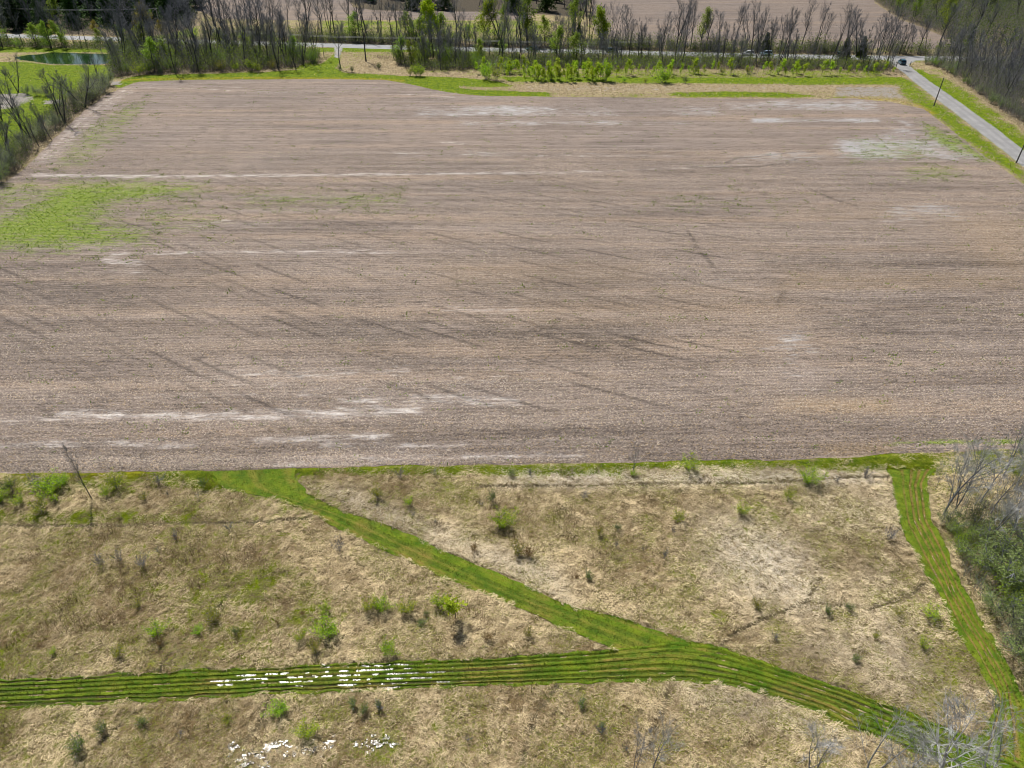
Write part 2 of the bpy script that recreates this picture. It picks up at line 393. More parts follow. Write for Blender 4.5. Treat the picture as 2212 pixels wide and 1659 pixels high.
# grass verge polygons along the far field edge (lush green)
VERGE = [[(248, 186), (262, 174), (300, 163), (420, 160), (560, 157), (650, 150), (690, 140), (712, 128), (722, 118), (733, 118), (734, 134), (724, 148), (745, 158), (830, 162), (940, 166), (1000, 168), (1037, 172),
          (1080, 178), (1110, 186), (1050, 188), (1000, 186), (985, 190), (1050, 196), (1180, 199), (1190, 208), (1037, 206), (990, 202), (930, 192), (880, 180), (830, 172), (700, 170), (540, 171), (400, 172), (300, 176), (275, 183), (262, 190)],
         [(1080, 166), (1250, 167), (1300, 167), (1500, 168), (1700, 168), (1950, 167), (1962, 180), (1900, 182), (1700, 181), (1500, 180), (1300, 178), (1100, 176)],
         [(1450, 199), (1560, 196), (1680, 199), (1760, 205), (1780, 211), (1500, 211), (1440, 207)]]
ROAD_C = [(-250, 71), (0, 77), (140, 81), (280, 86), (450, 91), (620, 95), (780, 100), (930, 105), (1037, 107.5), (1200, 110), (1400, 115), (1587, 120), (1750, 123), (1941, 126), (2180, 128), (2500, 131)]
GRAVEL_A = [(1908, 126), (1930, 142), (1952, 158), (1975, 178), (2050, 235), (2140, 305), (2204, 356), (2330, 455)]
GRAVEL_B = [(1985, 128), (1962, 140), (1975, 151), (1995, 166), (2075, 222), (2150, 276), (2212, 325), (2330, 415)]
PONDP = [(28, 124), (60, 119), (90, 117), (110, 113), (150, 114), (200, 116), (250, 117), (262, 128), (240, 136), (215, 139), (150, 140), (110, 138), (80, 134), (45, 130)]
FARF1 = [(430, -40), (420, 20), (470, 40), (620, 44), (760, 44), (1150, 42), (1150, 26), (900, 24), (800, 22), (760, 14), (740, -40)]
FARF2 = [(1270, -60), (1285, 75), (1400, 98), (1700, 103), (2000, 106), (2085, 108), (2060, 88), (2012, 68), (1940, 40), (1890, 8), (1880, -60)]

LITTER = [([(-700, 72), (0, 71), (150, 75), (290, 79), (360, 74), (425, 56), (432, -10), (420, -200), (-900, -200)], 1.0, 3), ([(740, 12), (800, 22), (950, 28), (1150, 30), (1262, 38), (1285, -10), (1300, -230), (640, -230)], 1.0, 3),
          ([(1885, 2), (1940, 39), (2012, 68), (2090, 117), (2600, 124), (2900, -230), (1800, -230)], 0.85, 3), ([(1996, 136), (2035, 150), (2100, 195), (2160, 240), (2230, 285), (2330, 345), (2600, 345), (2600, 137)], 0.85, 2),
          ([(240, 168), (300, 160), (400, 158), (560, 152), (640, 144), (680, 128), (600, 110), (480, 106), (360, 101), (290, 98), (240, 122)], 0.8, 2), ([(860, 140), (1040, 150), (1300, 148), (1600, 150), (1925, 152), (1930, 142), (1700, 134), (1300, 126), (1040, 122)], 0.75, 1.5),
          ([(-60, 91), (0, 91), (140, 94), (280, 101), (270, 108), (140, 104), (0, 101), (-60, 101)], 0.6, 1.5), ([(0, 392), (40, 366), (100, 306), (150, 266), (205, 219), (238, 190), (228, 170), (195, 180), (150, 212), (100, 262), (40, 320), (-40, 365), (-40, 410)], 0.8, 2),
          ([(2030, 1110), (2075, 1205), (2115, 1290), (2165, 1390), (2215, 1470), (2330, 1560), (2400, 1300), (2330, 1050), (2120, 1070)], 0.7, 2), ([(440, 88), (620, 91), (930, 100), (1300, 107), (1941, 120), (2080, 121), (2080, 117), (1700, 110), (1300, 103), (940, 96), (720, 88), (440, 80)], 0.6, 1.5)]
def ground_masks(x, y):
    gr = 0.44 * np.ones(x.shape)
    near = y < 75
    # meadow tint in the foreground
    gr = np.where(near, 0.31 - 0.09 * sstep(-25, 15, x) + 0.45 * (fbm(x / 14, y / 14, 40) - 0.3), gr)
    for p, s, sf in [(rect(-200, 1005, 700, 1032), 1.1, 1.5), (rect(-200, 1016, 300, 1070), 0.85, 4), ([(240, 1012), (660, 1010), (640, 1062), (480, 1062), (300, 1046)], 1.1, 2.5), (rect(-250, 1150, 330, 1420), 0.30, 8), (rect(760, 1300, 960, 1420), 0.34, 6), (rect(380, 1000, 1350, 1030), 0.95, 1.2), (rect(1300, 990, 1960, 1012), 1.1, 1.2), (rect(1760, 978, 2020, 1018), 1.1, 1.5), (rect(2000, 960, 2400, 1030), 0.8, 2),
                     (rect(-200, 1100, 430, 1137), 0.80, 2.2), (rect(330, 1075, 520, 1125), 0.55, 3), (rect(60, 1600, 380, 1800), 0.45, 3), (rect(1150, 1600, 1300, 1700), 0.3, 3), (rect(1440, 1590, 1500, 1700), 0.3, 2),
                     (rect(1440, 1280, 1640, 1350), 0.28, 4), (rect(1700, 1290, 2000, 1350), 0.30, 4), (rect(2000, 1060, 2400, 1700), 0.30, 3), ([(1880, 1560), (2300, 1560), (2300, 1800), (1760, 1800)], 0.55, 2)]:
        gr = np.maximum(gr, s * blob(p, x, y, sf))
    for v, q_ in zip(VERGE, (1.4, 1.3, 0.85)): gr = np.maximum(gr, q_ * blob(v, x, y, 2.2))
    far_g = [(rect(-400, 98, 270, 113), 1.2), ([(-400, 136), (50, 134), (110, 141), (235, 141), (238, 170), (190, 175), (120, 240), (50, 310), (-20, 380), (-400, 400)], 1.2), (rect(690, 44, 1190, 92), 0.62), (rect(1250, 84, 1430, 100), 0.7),
             (rect(680, 103, 1040, 113), 0.95), (rect(600, 104, 690, 150), 0.8), (rect(1040, 150, 1300, 172), 0.62), (rect(1300, 150, 1930, 170), 0.60), (rect(1190, 200, 1450, 211), 0.45), (rect(1700, 181, 1960, 186), 0.8),
             ([(1975, 150), (1990, 150), (2090, 222), (2160, 275), (2240, 335), (2330, 400), (2330, 430), (2212, 345), (2075, 238), (1990, 172)], 1.3), (rect(260, 96, 700, 150), 0.45), (rect(720, 112, 1040, 160), 0.42), (rect(-400, 40, 440, 74), 0.35), (rect(300, 55, 430, 82), 0.8),
             ([(1952, 168), (1975, 180), (2050, 238), (2140, 308), (2204, 360), (2330, 460), (2330, 490), (2212, 398), (2149, 352), (2060, 284), (1996, 236), (1960, 218), (1940, 190)], 0.78), ([(2030, 160), (2120, 215), (2230, 300), (2400, 340), (2330, 400), (2212, 320), (2080, 222), (1995, 160)], 0.72)]
    for p, s in far_g: gr = np.maximum(gr, s * blob(p, x, y, 1.6))
    # dead straw margins that stay dry
    for p in [rect(1120, 183, 1440, 199), rect(1440, 184, 1930, 197), [(745, 150), (770, 142), (800, 128), (850, 130), (880, 146), (830, 158), (770, 158)], rect(860, 158, 990, 164), [(1925, 150), (1945, 152), (1955, 165), (1930, 166), (1905, 158)]]:
        gr = np.where(True, gr * (1 - 0.75 * blob(p, x, y, 1.5)), gr)
    dk = np.zeros(x.shape)
    for t in TRAILS: dk = np.maximum(dk, 0.85 * streak(t, x, y, 0.32, 0.28))
    for t in DITCH: dk = np.maximum(dk, 0.9 * streak(t, x, y, 0.38, 0.28))
    gy = np.zeros(x.shape)
    for p, s in [(rect(1800, 187, 1945, 209), 0.62), ([(1905, 200), (1955, 205), (1965, 214), (1900, 211)], 0.6), (rect(1130, 184, 1450, 198), 0.42), (rect(1440, 185, 1800, 197), 0.42), (rect(236, 172, 262, 184), 0.95), ([(-60, 205), (60, 200), (80, 212), (30, 235), (-60, 240)], 0.7), ([(95, 217), (140, 214), (130, 224), (90, 226)], 0.85), (rect(190, 1085, 760, 1150), 0.05)]:
        gy = np.maximum(gy, s * blob(p, x, y, 1.5))
    oc = np.zeros(x.shape)
    for t, s, wd in [([(240, 175), (300, 171), (540, 168), (800, 170), (870, 175)], 0.8, 2.2), ([(1840, 212), (1930, 216), (1985, 228), (2010, 245)], 0.8, 2.0), ([(0, 1023), (300, 1021)], 0.5, 1.2), ([(1960, 960), (2100, 955), (2300, 950)], 0.6, 3)]:
        oc = np.maximum(oc, s * streak(t, x, y, wd, 1.0))
    lt = np.zeros(x.shape)
    for p, s, sf in LITTER: lt = np.maximum(lt, s * blob(p, x, y, sf))
    return dict(green=gr * (1 - 0.85 * lt), dark=dk, grey=gy, ochre=oc, litter=lt)

# ------------------------------------------------------------------ ground sheets
def lin(*segs):
    out = []
    for a, b_, st in segs: out += list(np.arange(a, b_, st))
    return np.array(out + [segs[-1][1]])
gx = np.concatenate([-np.geomspace(2500, 330, 14)[:-1], np.arange(-330, -95, 2.2), np.arange(-95, 95, 0.7), np.arange(95, 330, 2.2), np.geomspace(330, 2500, 14)])
gy_ = np.concatenate([[-400, -150, -60, -20], np.arange(0, 20, 1.5), np.arange(20, 85, 0.5), np.arange(85, 420, 1.3), np.geomspace(420, 4000, 40)])
X, Y = np.meshgrid(gx, gy_); nx, ny = len(gx), len(gy_)
i = np.arange(nx - 1)[None, :] + (np.arange(ny - 1) * nx)[:, None]
Q = np.stack([i, i + 1, i + nx + 1, i + nx], -1).reshape(-1, 4)
xf, yf = X.ravel(), Y.ravel()
hz = 0.0 * xf
o = obj('ground', mesh_np('ground', np.stack([xf, yf, hz], 1), Q, M['meadow'], ground_masks(xf, yf))); tag(o, kind='structure')

def sheet(name, poly, step, z, mat, attrfn=None, rough=(0.0, 1.0), holes=None):
    """A level sheet with an uneven outline."""
    x0, y0 = poly.min(0) - step * 2; x1, y1 = poly.max(0) + step * 2
    xs, ys = np.arange(x0, x1, step), np.arange(y0, y1, step); X, Y = np.meshgrid(xs, ys); n, m_ = len(xs), len(ys)
    def sd(a, b): return sdf_poly(poly, a, b) + rough[0] * (fbm(a / rough[1], b / rough[1], 77, 3) - 0.5) * 2
    xf, yf = X.ravel(), Y.ravel(); s = sd(xf, yf)
    i = (np.arange(n - 1)[None, :] + (np.arange(m_ - 1) * n)[:, None]).ravel()
    Q = np.stack([i, i + 1, i + n + 1, i + n], 1)
    Q = Q[(s[Q] < 0).sum(1) >= 2]
    if holes: Q = Q[fbm(xf[Q[:, 0]] / holes[0], yf[Q[:, 0]] / (holes[0] * 0.6), 88, 3) > holes[1]]
    used = np.zeros(len(xf), bool); used[Q.ravel()] = True
    cnt = np.bincount(Q.ravel(), minlength=len(xf)); bd = used & ((cnt < 4) | (s > 0)) if not holes else used & (s > 0)
    bx, by = xf[bd], yf[bd]
    for _ in range(2):
        e = step * 0.2; sv = sd(bx, by); dx = (sd(bx + e, by) - sv) / e; dy = (sd(bx, by + e) - sv) / e
        L = np.maximum(np.hypot(dx, dy), 0.3); mv = np.clip(sv, -step, step); bx = bx - mv * dx / L; by = by - mv * dy / L
    xf[bd], yf[bd] = bx, by
    mp = np.cumsum(used) - 1; xf, yf = xf[used], yf[used]
    return obj(name, mesh_np(name, np.stack([xf, yf, np.full(len(xf), z)], 1), mp[Q], mat, attrfn(xf, yf) if attrfn else None))

def field_masks(x, y):
    z = np.zeros(x.shape)
    gr, wet_sheen, pale, dark, tan = z.copy(), z.copy(), z.copy(), z.copy(), z.copy()
    for p, s, sf in [([(-260, 470), (0, 462), (110, 400), (160, 388), (300, 388), (430, 398), (450, 415), (350, 430), (250, 445), (240, 475), (330, 500), (320, 525), (150, 545), (-260, 552)], 1.0, 13),
                     ([(240, 440), (420, 430), (560, 470), (450, 520), (250, 520)], 0.50, 9), (rect(500, 405, 900, 462), 0.55, 9), (rect(1400, 425, 1720, 455), 0.42, 8), ([(95, 350), (160, 285), (240, 235), (320, 205), (330, 235), (260, 310), (190, 372), (95, 374)], 0.55, 6),
                     ([(-100, 400), (60, 385), (180, 400), (60, 450), (-100, 460)], 0.6, 5), (rect(1830, 298, 2030, 352), 0.52, 6), ([(1980, 255), (2030, 275), (2110, 335), (2080, 345), (2000, 300)], 0.78, 4), (rect(1940, 355, 2090, 392), 0.55, 4), ([(2030, 290), (2060, 290), (2150, 352), (2120, 352)], 0.85, 3)]:
        gr = np.maximum(gr, s * blob(p, x, y, sf))
    for p, s, sf in [([(1790, 300), (1860, 290), (1900, 275), (1990, 262), (2060, 292), (2145, 350), (2080, 352), (1960, 352), (1870, 352), (1800, 345)], 0.62, 6), (rect(1600, 222, 1860, 232), 0.55, 2), (rect(1620, 255, 1905, 266), 0.60, 2), ([(1910, 250), (1970, 262), (2060, 320), (2000, 300)], 0.7, 3),
                     (rect(880, 228, 1560, 254), 0.52, 4), (rect(980, 258, 1500, 274), 0.50, 3), (rect(1560, 215, 1900, 240), 0.45, 3), (rect(1560, 325, 1800, 352), 0.46, 3), (rect(840, 325, 1560, 342), 0.36, 2), (rect(1900, 430, 2080, 475), 0.42, 6), (rect(1820, 460, 2000, 490), 0.36, 5), ([(1650, 705), (1740, 705), (1800, 770), (1760, 840), (1680, 830)], 0.36, 4), (rect(1650, 820, 1900, 870), 0.26, 3)]:
        wet_sheen = np.maximum(wet_sheen, s * blob(p, x, y, sf))
    for t, s, wd in [([(70, 378), (120, 380), (300, 382), (500, 380), (700, 378), (850, 377)], 0.72, 2.2), ([(850, 377), (1100, 374), (1300, 370)], 0.60, 2.0), ([(1300, 370), (1450, 364), (1600, 357), (1760, 348)], 0.50, 1.6),
                     ([(70, 378), (500, 381), (850, 377), (1100, 374)], 0.74, 0.8), ([(85, 345), (145, 290), (195, 245), (235, 215), (270, 195)], 0.62, 1.2), ([(105, 345), (165, 290), (212, 245), (250, 213), (290, 192)], 0.55, 1.4), ([(95, 345), (155, 290), (203, 245), (243, 214), (280, 193)], 0.50, 7), ([(275, 196), (310, 190), (420, 192), (560, 199), (640, 200)], 0.52, 2.6), ([(300, 182), (420, 184), (520, 190)], 0.42, 2.0), ([(180, 262), (215, 280), (230, 270)], 0.5, 2.0),
                     ([(840, 204), (900, 205), (980, 210)], 0.62, 1.6), ([(900, 228), (1040, 234), (1300, 236)], 0.45, 2), ([(130, 897), (400, 900), (600, 896), (900, 888)], 0.74, 2.4), ([(480, 806), (700, 812), (880, 800)], 0.60, 2.2), ([(560, 800), (900, 806), (1000, 815)], 0.46, 3), ([(740, 868), (900, 868), (1000, 862), (1100, 870)], 0.58, 4),
                     ([(0, 962), (200, 957), (420, 960)], 0.62, 1.4), ([(560, 950), (720, 946), (830, 942)], 0.68, 1.3), ([(700, 962), (900, 964), (1000, 962)], 0.56, 1.0), ([(600, 1000), (800, 993), (950, 990), (1250, 985)], 0.60, 1.2), ([(300, 858), (600, 852), (800, 850)], 0.46, 1.2), ([(-100, 910), (150, 905)], 0.55, 1.4),
                     ([(250, 548), (500, 546), (720, 543), (850, 546)], 0.60, 2.0), ([(230, 562), (280, 566), (290, 572)], 0.62, 4), ([(240, 588), (300, 588)], 0.5, 2), ([(970, 668), (1060, 672), (1110, 670)], 0.55, 2.6), ([(1530, 610), (1570, 612), (1620, 625)], 0.45, 5), ([(840, 330), (1000, 333), (1250, 337), (1500, 336)], 0.50, 1.6), ([(960, 309), (1000, 310)], 0.6, 3),
                     ([(1690, 885), (1730, 880), (1760, 874)], 0.45, 2), ([(400, 487), (480, 480), (560, 487)], 0.42, 4), ([(1850, 260), (1870, 262), (1890, 260)], 0.5, 1.5)]:
        pale = np.maximum(pale, 0.86 * s * streak(t, x, y, wd, 1.5))
    for p, s, sf in [(rect(380, 775, 1250, 880), 0.34, 6), (rect(-100, 885, 1150, 912), 0.36, 3), (rect(-100, 938, 1350, 968), 0.36, 3), (rect(200, 985, 1500, 1004), 0.36, 2), (rect(200, 535, 900, 560), 0.34, 4), (rect(1150, 480, 1900, 600), 0.16, 10), (rect(850, 190, 1500, 260), 0.26, 8), (rect(1550, 600, 1650, 640), 0.4, 4), ([(1640, 690), (1720, 690), (1850, 860), (1700, 880), (1640, 800)], 0.36, 5)]:
        pale = np.maximum(pale, s * blob(p, x, y, sf))
    for p, s, sf in [([(1020, 705), (1200, 700), (1400, 720), (1400, 765), (1250, 770), (1050, 730)], 0.9, 5), (rect(-100, 590, 260, 660), 0.6, 8), (rect(280, 575, 480, 610), 0.5, 5), (rect(640, 700, 900, 740), 0.6, 5), (rect(1650, 560, 2250, 580), 0.6, 3), (rect(1800, 660, 2250, 700), 0.5, 6), (rect(-100, 720, 300, 760), 0.45, 6), (rect(1000, 600, 1300, 640), 0.4, 5), (rect(600, 925, 1500, 945), 0.55, 2), (rect(-100, 975, 600, 1010), 0.45, 2), (rect(1300, 912, 2000, 930), 0.35, 3), (rect(1840, 690, 1990, 730), 0.5, 5)]:
        dark = np.maximum(dark, s * blob(p, x, y, sf))
    for t, wd in [([(1485, 500), (1500, 520), (1505, 540), (1525, 555), (1540, 575)], 0.5), ([(1740, 405), (1800, 430), (1850, 445)], 0.4), ([(1570, 352), (1590, 342), (1640, 338), (1700, 330), (1760, 328)], 0.6), ([(1680, 655), (1690, 640), (1695, 630)], 0.4), ([(1490, 362), (1640, 360), (1700, 352), (1720, 345)], 0.8)]:
        dark = np.maximum(dark, 0.85 * streak(t, x, y, wd, 0.6))
    for p, s, sf in [(rect(1690, 865, 1920, 885), 0.9, 2), ([(2050, 470), (2230, 470), (2230, 620), (2120, 560)], 0.5, 8), (rect(1780, 962, 1920, 982), 0.9, 1.5), (rect(950, 570, 1400, 610), 0.35, 6), (rect(1150, 640, 1700, 690), 0.3, 10), (rect(1700, 590, 2212, 620), 0.5, 4), (rect(1700, 450, 2000, 470), 0.25, 4)]:
        tan = np.maximum(tan, s * blob(p, x, y, sf))
    # oblique cultivator passes: short parallel lines, drifting in angle across the field
    a = R(-30) + np.clip((x + 70) / 120, 0, 1) * R(9)
    u = x * np.cos(a) + y * np.sin(a); v = -x * np.sin(a) + y * np.cos(a)
    ph = v / 2.4 + 0.25 * (fbm(x / 40, y / 40, 9, 2) - 0.5)
    rid = np.round(ph)
    line = sstep(0.17, 0.05, np.abs(ph - rid + 0.10 * (fbm(x / 3, y / 3, 33, 2) - 0.5)))
    cellu = u / 20 + 3.7 * hash2(rid, 0 * rid, 5)
    pick = hash2(rid, np.floor(cellu), 3); inside = sstep(0.02, 0.25, cellu - np.floor(cellu)) * sstep(1.0, 0.6, cellu - np.floor(cellu))
    dg = line * inside * np.clip((pick - 0.32) * 1.35, 0, 0.85) * sstep(210, 110, y) * sstep(70, 30, x) * sstep(66, 72, y)
    # yellow weeds at the near right corner
    gr = np.maximum(gr, 0.8 * blob([(1890, 962), (1960, 950), (2330, 944), (2330, 964)], x, y, 1.2))
    return dict(green=gr, wet_sheen=wet_sheen, pale=pale, dark=dark, tan=tan, diag=dg)
FIELDW = gs(FIELD)
tag(sheet('field', FIELDW, 0.42, 0.03, M['soil'], field_masks, (0.5, 4.0)), kind='structure')
tag(sheet('far_field', gs(FARF1), 2.0, 0.03, M['farsoil'], None, (1.0, 9.0)), kind='structure')
far2 = sheet('far_field', gs(FARF2), 2.0, 0.03, M['farsoil2'], None, (1.0, 9.0)); tag(far2, kind='structure')
tag(sheet('pond', gs(PONDP), 0.8, 0.02, M['pond'], None, (0.8, 6.0)), kind='structure')

def resample(L, n):
    L = np.asarray(L, float); d = np.concatenate([[0], np.cumsum(np.hypot(*np.diff(L, axis=0).T))]); t = np.linspace(0, d[-1], n)
    return np.stack([np.interp(t, d, L[:, 0]), np.interp(t, d, L[:, 1])], 1), d[-1]
def smooth_line(L, k=9):
    P = np.pad(L, ((k // 2, k // 2), (0, 0)), 'edge')
    return np.stack([np.convolve(P[:, c], np.ones(k) / k, 'valid') for c in (0, 1)], 1)
def ribbon(name, A, B, z, mat, step, fn, across, edge=0.25):
    A, la = resample(A, 400); B, lb = resample(B, 400); A, B = smooth_line(A), smooth_line(B)
    n = int(max(la, lb) / step); A, _ = resample(A, n); B, _ = resample(B, n)
    wmean = np.mean(np.hypot(*(A - B).T)); m_ = max(4, int(wmean / across))
    s = np.linspace(0, 1, m_)[None, :]
    wig = edge * (fbm(np.arange(n) * step / 1.3, np.zeros(n), 31, 3) - 0.5)[:, None] * 2
    wig2 = edge * (fbm(np.arange(n) * step / 1.3, np.zeros(n) + 50, 32, 3) - 0.5)[:, None] * 2
    wd = np.hypot(*(A - B).T)[:, None]
    s2 = s + (wig / wd) * (1 - s) ** 8 + (wig2 / wd) * s ** 8
    XX = A[:, :1] * (1 - s2) + B[:, :1] * s2; YY = A[:, 1:] * (1 - s2) + B[:, 1:] * s2
    at, dz = fn(s + 0 * wd, s * wd, XX, YY)
    i = (np.arange(m_ - 1)[None, :] + (np.arange(n - 1) * m_)[:, None]).ravel()
    Q = np.stack([i, i + 1, i + m_ + 1, i + m_], 1)
    V = np.stack([XX.ravel(), YY.ravel(), (z + dz).ravel()], 1)
    return obj(name, mesh_np(name, V, Q, mat, {k: v.ravel() for k, v in at.items()}))

def rut_pattern(centres, wd, s, x, y, jit, mod=True):
    r = np.zeros(s.shape)
    for c in centres:
        cc = c + jit * (fbm(x / 26, y / 26 + c * 40, 61, 2) - 0.5)
        r = np.maximum(r, sstep(wd, wd * 0.35, np.abs(s - cc)) * (1.0 if not mod else 0.45 + 0.75 * sstep(0.35, 0.6, fbm(x / 11 + 31 * c, y / 11, 62, 3))))
    r = np.clip(r, 0, 1)
    return r
def main_fn(s, u, x, y):
    r = rut_pattern([0.13, 0.29, 0.46, 0.62, 0.78, 0.92], 0.05, s, x, y, 0.06)
    r = r * (0.35 + 0.65 * sstep(0.3, 0.6, fbm(x / 6, y / 6, 5, 3)))
    br = 0.8 * rut_pattern([0.2, 0.38, 0.54, 0.7, 0.86], 0.05, s, x, y, 0.06) * sstep(0.4, 0.62, fbm(x / 5, y / 3, 8, 3))
    n = fbm(x / 0.9, y / 0.6, 4, 3)
    deep = rut_pattern([0.13, 0.29, 0.46, 0.62, 0.78, 0.92], 0.055, s, x, y, 0.06, False)
    shoulder = sstep(0.0, 0.08, np.minimum(s, 1 - s))
    return dict(rut=r, brown=br), (0.10 - 0.105 * deep + 0.11 * (n - 0.5)) * shoulder
def diag_fn(s, u, x, y):
    r = 0.55 * rut_pattern([0.42, 0.66], 0.09, s, x, y, 0.08)
    br = 0.35 * sstep(0.5, 0.7, fbm(x / 3, y / 3, 18, 3)) + 0.4 * rut_pattern([0.12, 0.54, 0.85], 0.07, s, x, y, 0.1)
    return dict(rut=r * 0.5, brown=br), 0.05 - 0.05 * r + 0.04 * (fbm(x, y, 14, 2) - 0.5)
def right_fn(s, u, x, y):
    r = rut_pattern([0.30, 0.50, 0.66, 0.82], 0.045, s, x, y, 0.06)
    br = 0.04 + 1.0 * r + 0.5 * sstep(62, 70, y - 0.0) * sstep(0.35, 0.6, fbm(x / 3, y / 3, 28, 3))
    return dict(rut=r * 0.5, brown=np.clip(br, 0, 1)), 0.05 - 0.06 * r + 0.04 * (fbm(x, y, 15, 2) - 0.5)
tag(ribbon('mown_path', gs(DIAG_A), gs(DIAG_B), 0.012, M['path'], 0.35, diag_fn, 0.22, 0.5), kind='structure')
tag(ribbon('mown_path', gs(RIGHT_A), gs(RIGHT_B), 0.016, M['path'], 0.35, right_fn, 0.12, 0.4), kind='structure')
tag(ribbon('mown_path', gs(MAIN_A), gs(MAIN_B), 0.02, M['path'], 0.35, main_fn, 0.10, 0.35), kind='structure')

def road_fn(s, u, x, y):
    w_ = np.minimum(u, np.max(u) - u)
    tr = rut_pattern([0.22, 0.40, 0.60, 0.78], 0.06, s, x, y, 0.01)
    return dict(track=tr, edge=sstep(0.10, 0.0, np.minimum(s, 1 - s))), 0.10 * (1 - (2 * s - 1) ** 2)
def offset_line(L, d):
    t = np.gradient(L, axis=0); t /= np.linalg.norm(t, axis=1, keepdims=True)
    return L + np.stack([-t[:, 1], t[:, 0]], 1) * d
RC = smooth_line(resample(gs(ROAD_C), 300)[0], 41)
tag(ribbon('road', offset_line(RC, 4.4), offset_line(RC, -4.4), 0.04, M['tarmac'], 1.5, road_fn, 0.6, 0.25), kind='structure')
def gravel_fn(s, u, x, y):
    tr = 0.5 * rut_pattern([0.30, 0.68], 0.13, s, x, y, 0.05)
    return dict(track=tr, edge=sstep(0.09, 0.0, np.minimum(s, 1 - s)) * sstep(0.3, 0.6, fbm(x / 2, y / 2, 6, 3))), 0.06 * (1 - (2 * s - 1) ** 2)
tag(ribbon('gravel_road', gs(GRAVEL_A), gs(GRAVEL_B), 0.03, M['gravel'], 0.7, gravel_fn, 0.35, 0.35), kind='structure')
def drive_fn(s, u, x, y): return dict(track=0 * s, edge=sstep(0.2, 0.0, np.minimum(s, 1 - s))), 0.03 * (1 - (2 * s - 1) ** 2)
tag(ribbon('driveway', gs([(721, 102), (722, 112), (722, 124)]), gs([(741, 102), (738, 112), (733, 126)]), 0.03, M['gravel'], 0.8, drive_fn, 0.5, 0.4), kind='structure')
tag(ribbon('driveway', gs([(1254, 92), (1240, 104), (1232, 112)]), gs([(1272, 92), (1278, 104), (1285, 113)]), 0.03, M['gravel'], 0.8, drive_fn, 0.5, 0.4), kind='structure')

# water standing in the ruts and in the hollow at the bottom
def water_patch(name, poly, z, amp, sc=2.0, mat='puddle', st=0.13, holes=(0.55, 0.50)): return tag(sheet(name, gs(poly), st, z, M[mat], None, (amp, sc), holes), kind='structure')
water_patch('puddle', [(440, 1476), (540, 1452), (620, 1447), (760, 1442), (860, 1440), (980, 1448), (960, 1466), (800, 1475), (620, 1486), (500, 1492)], 0.045, 1.6)
water_patch('puddle', [(500, 1612), (535, 1604), (560, 1608), (640, 1612), (700, 1608), (790, 1600), (850, 1592), (860, 1600), (800, 1612), (690, 1620), (600, 1628), (585, 1665), (500, 1668), (495, 1640)], 0.10, 1.5, 1.2, 'puddle', 0.12, (0.35, 0.53))

# ------------------------------------------------------------------ grass (stuff)
def blades(name, label, px, py, ang, elev, L, W, colr, kind='stuff', z0=0.0, mat=None):
    n = len(px)
    d = np.stack([np.cos(ang) * np.cos(elev), np.sin(ang) * np.cos(elev), np.sin(elev)], 1)
    tw = rng.uniform(-0.9, 0.9, n)
    s = np.stack([-np.sin(ang) * np.cos(tw), np.cos(ang) * np.cos(tw), np.sin(tw)], 1)
    b0 = np.stack([px, py, np.full(n, z0)], 1) if np.isscalar(z0) else np.stack([px, py, z0], 1)
    mid = b0 + d * (L * 0.55)[:, None]
    tip = b0 + d * L[:, None]; tip[:, 2] -= 0.25 * L * np.cos(elev) * 0.6
    tip[:, 2] = np.maximum(tip[:, 2], b0[:, 2] + 0.01)
    h = (W / 2)[:, None] * s; h[:, 2] = np.abs(h[:, 2]) * 0.3
    V = np.stack([b0 - h, b0 + h, mid + h * 0.8, mid - h * 0.8, tip], 1).reshape(-1, 3)
    k = np.arange(n)[:, None] * 5
    Q = k + np.array([[0, 1, 2, 3]]); T = k + np.array([[3, 2, 4]])
    C = np.repeat(colr, 5, 0)
    o = obj(name, mesh_np(name, V, [Q, T], mat or M['blade'], {'col': C}))
    return tag(o, kind=kind)
def mixc(a, b, t): return np.asarray(a)[None, :] * (1 - t[:, None]) + np.asarray(b)[None, :] * t[:, None] if np.ndim(a) == 1 else a * (1 - t[:, None]) + np.asarray(b)[None, :] * t[:, None]

def in_view(x, y, m=60):
    sx, sy = sight(x, y); return (sx > -m) & (sx < 2212 + m) & (sy < 1659 + m) & (sy > -m)
PATHW = [gs(p) for p in PATHPOLY]
def path_dist(x, y):
    d = np.full(x.shape, 1e9)
    for p in PATHW: d = np.minimum(d, sdf_poly(p, x, y))
    return d

n = 1700000
px, py = rng.uniform(-75, 85, n), rng.uniform(17, 72, n)
k = in_view(px, py); px, py = px[k], py[k]
pd = path_dist(px, py) + 1.3 * (fbm(px / 0.9, py / 0.9, 3, 3) - 0.5); fd = sdf_poly(FIELDW, px, py)
gm = ground_masks(px, py)
k = (pd > 0.0) & (fd > 0.15) & (rng.random(len(px)) > 1.0 * gm['dark'])
px, py, pd, fd = px[k], py[k], pd[k], fd[k]; gm = {a: b[k] for a, b in gm.items()}
pw = sdf_poly(gs([(500, 1612), (535, 1604), (640, 1612), (790, 1600), (850, 1592), (800, 1612), (690, 1620), (600, 1628), (585, 1665), (500, 1668)]), px, py)
k = (pw > 0.2) | (rng.random(len(px)) < 0.93); px, py, pd, fd = px[k], py[k], pd[k], fd[k]; gm = {a: b[k] for a, b in gm.items()}
n = len(px)
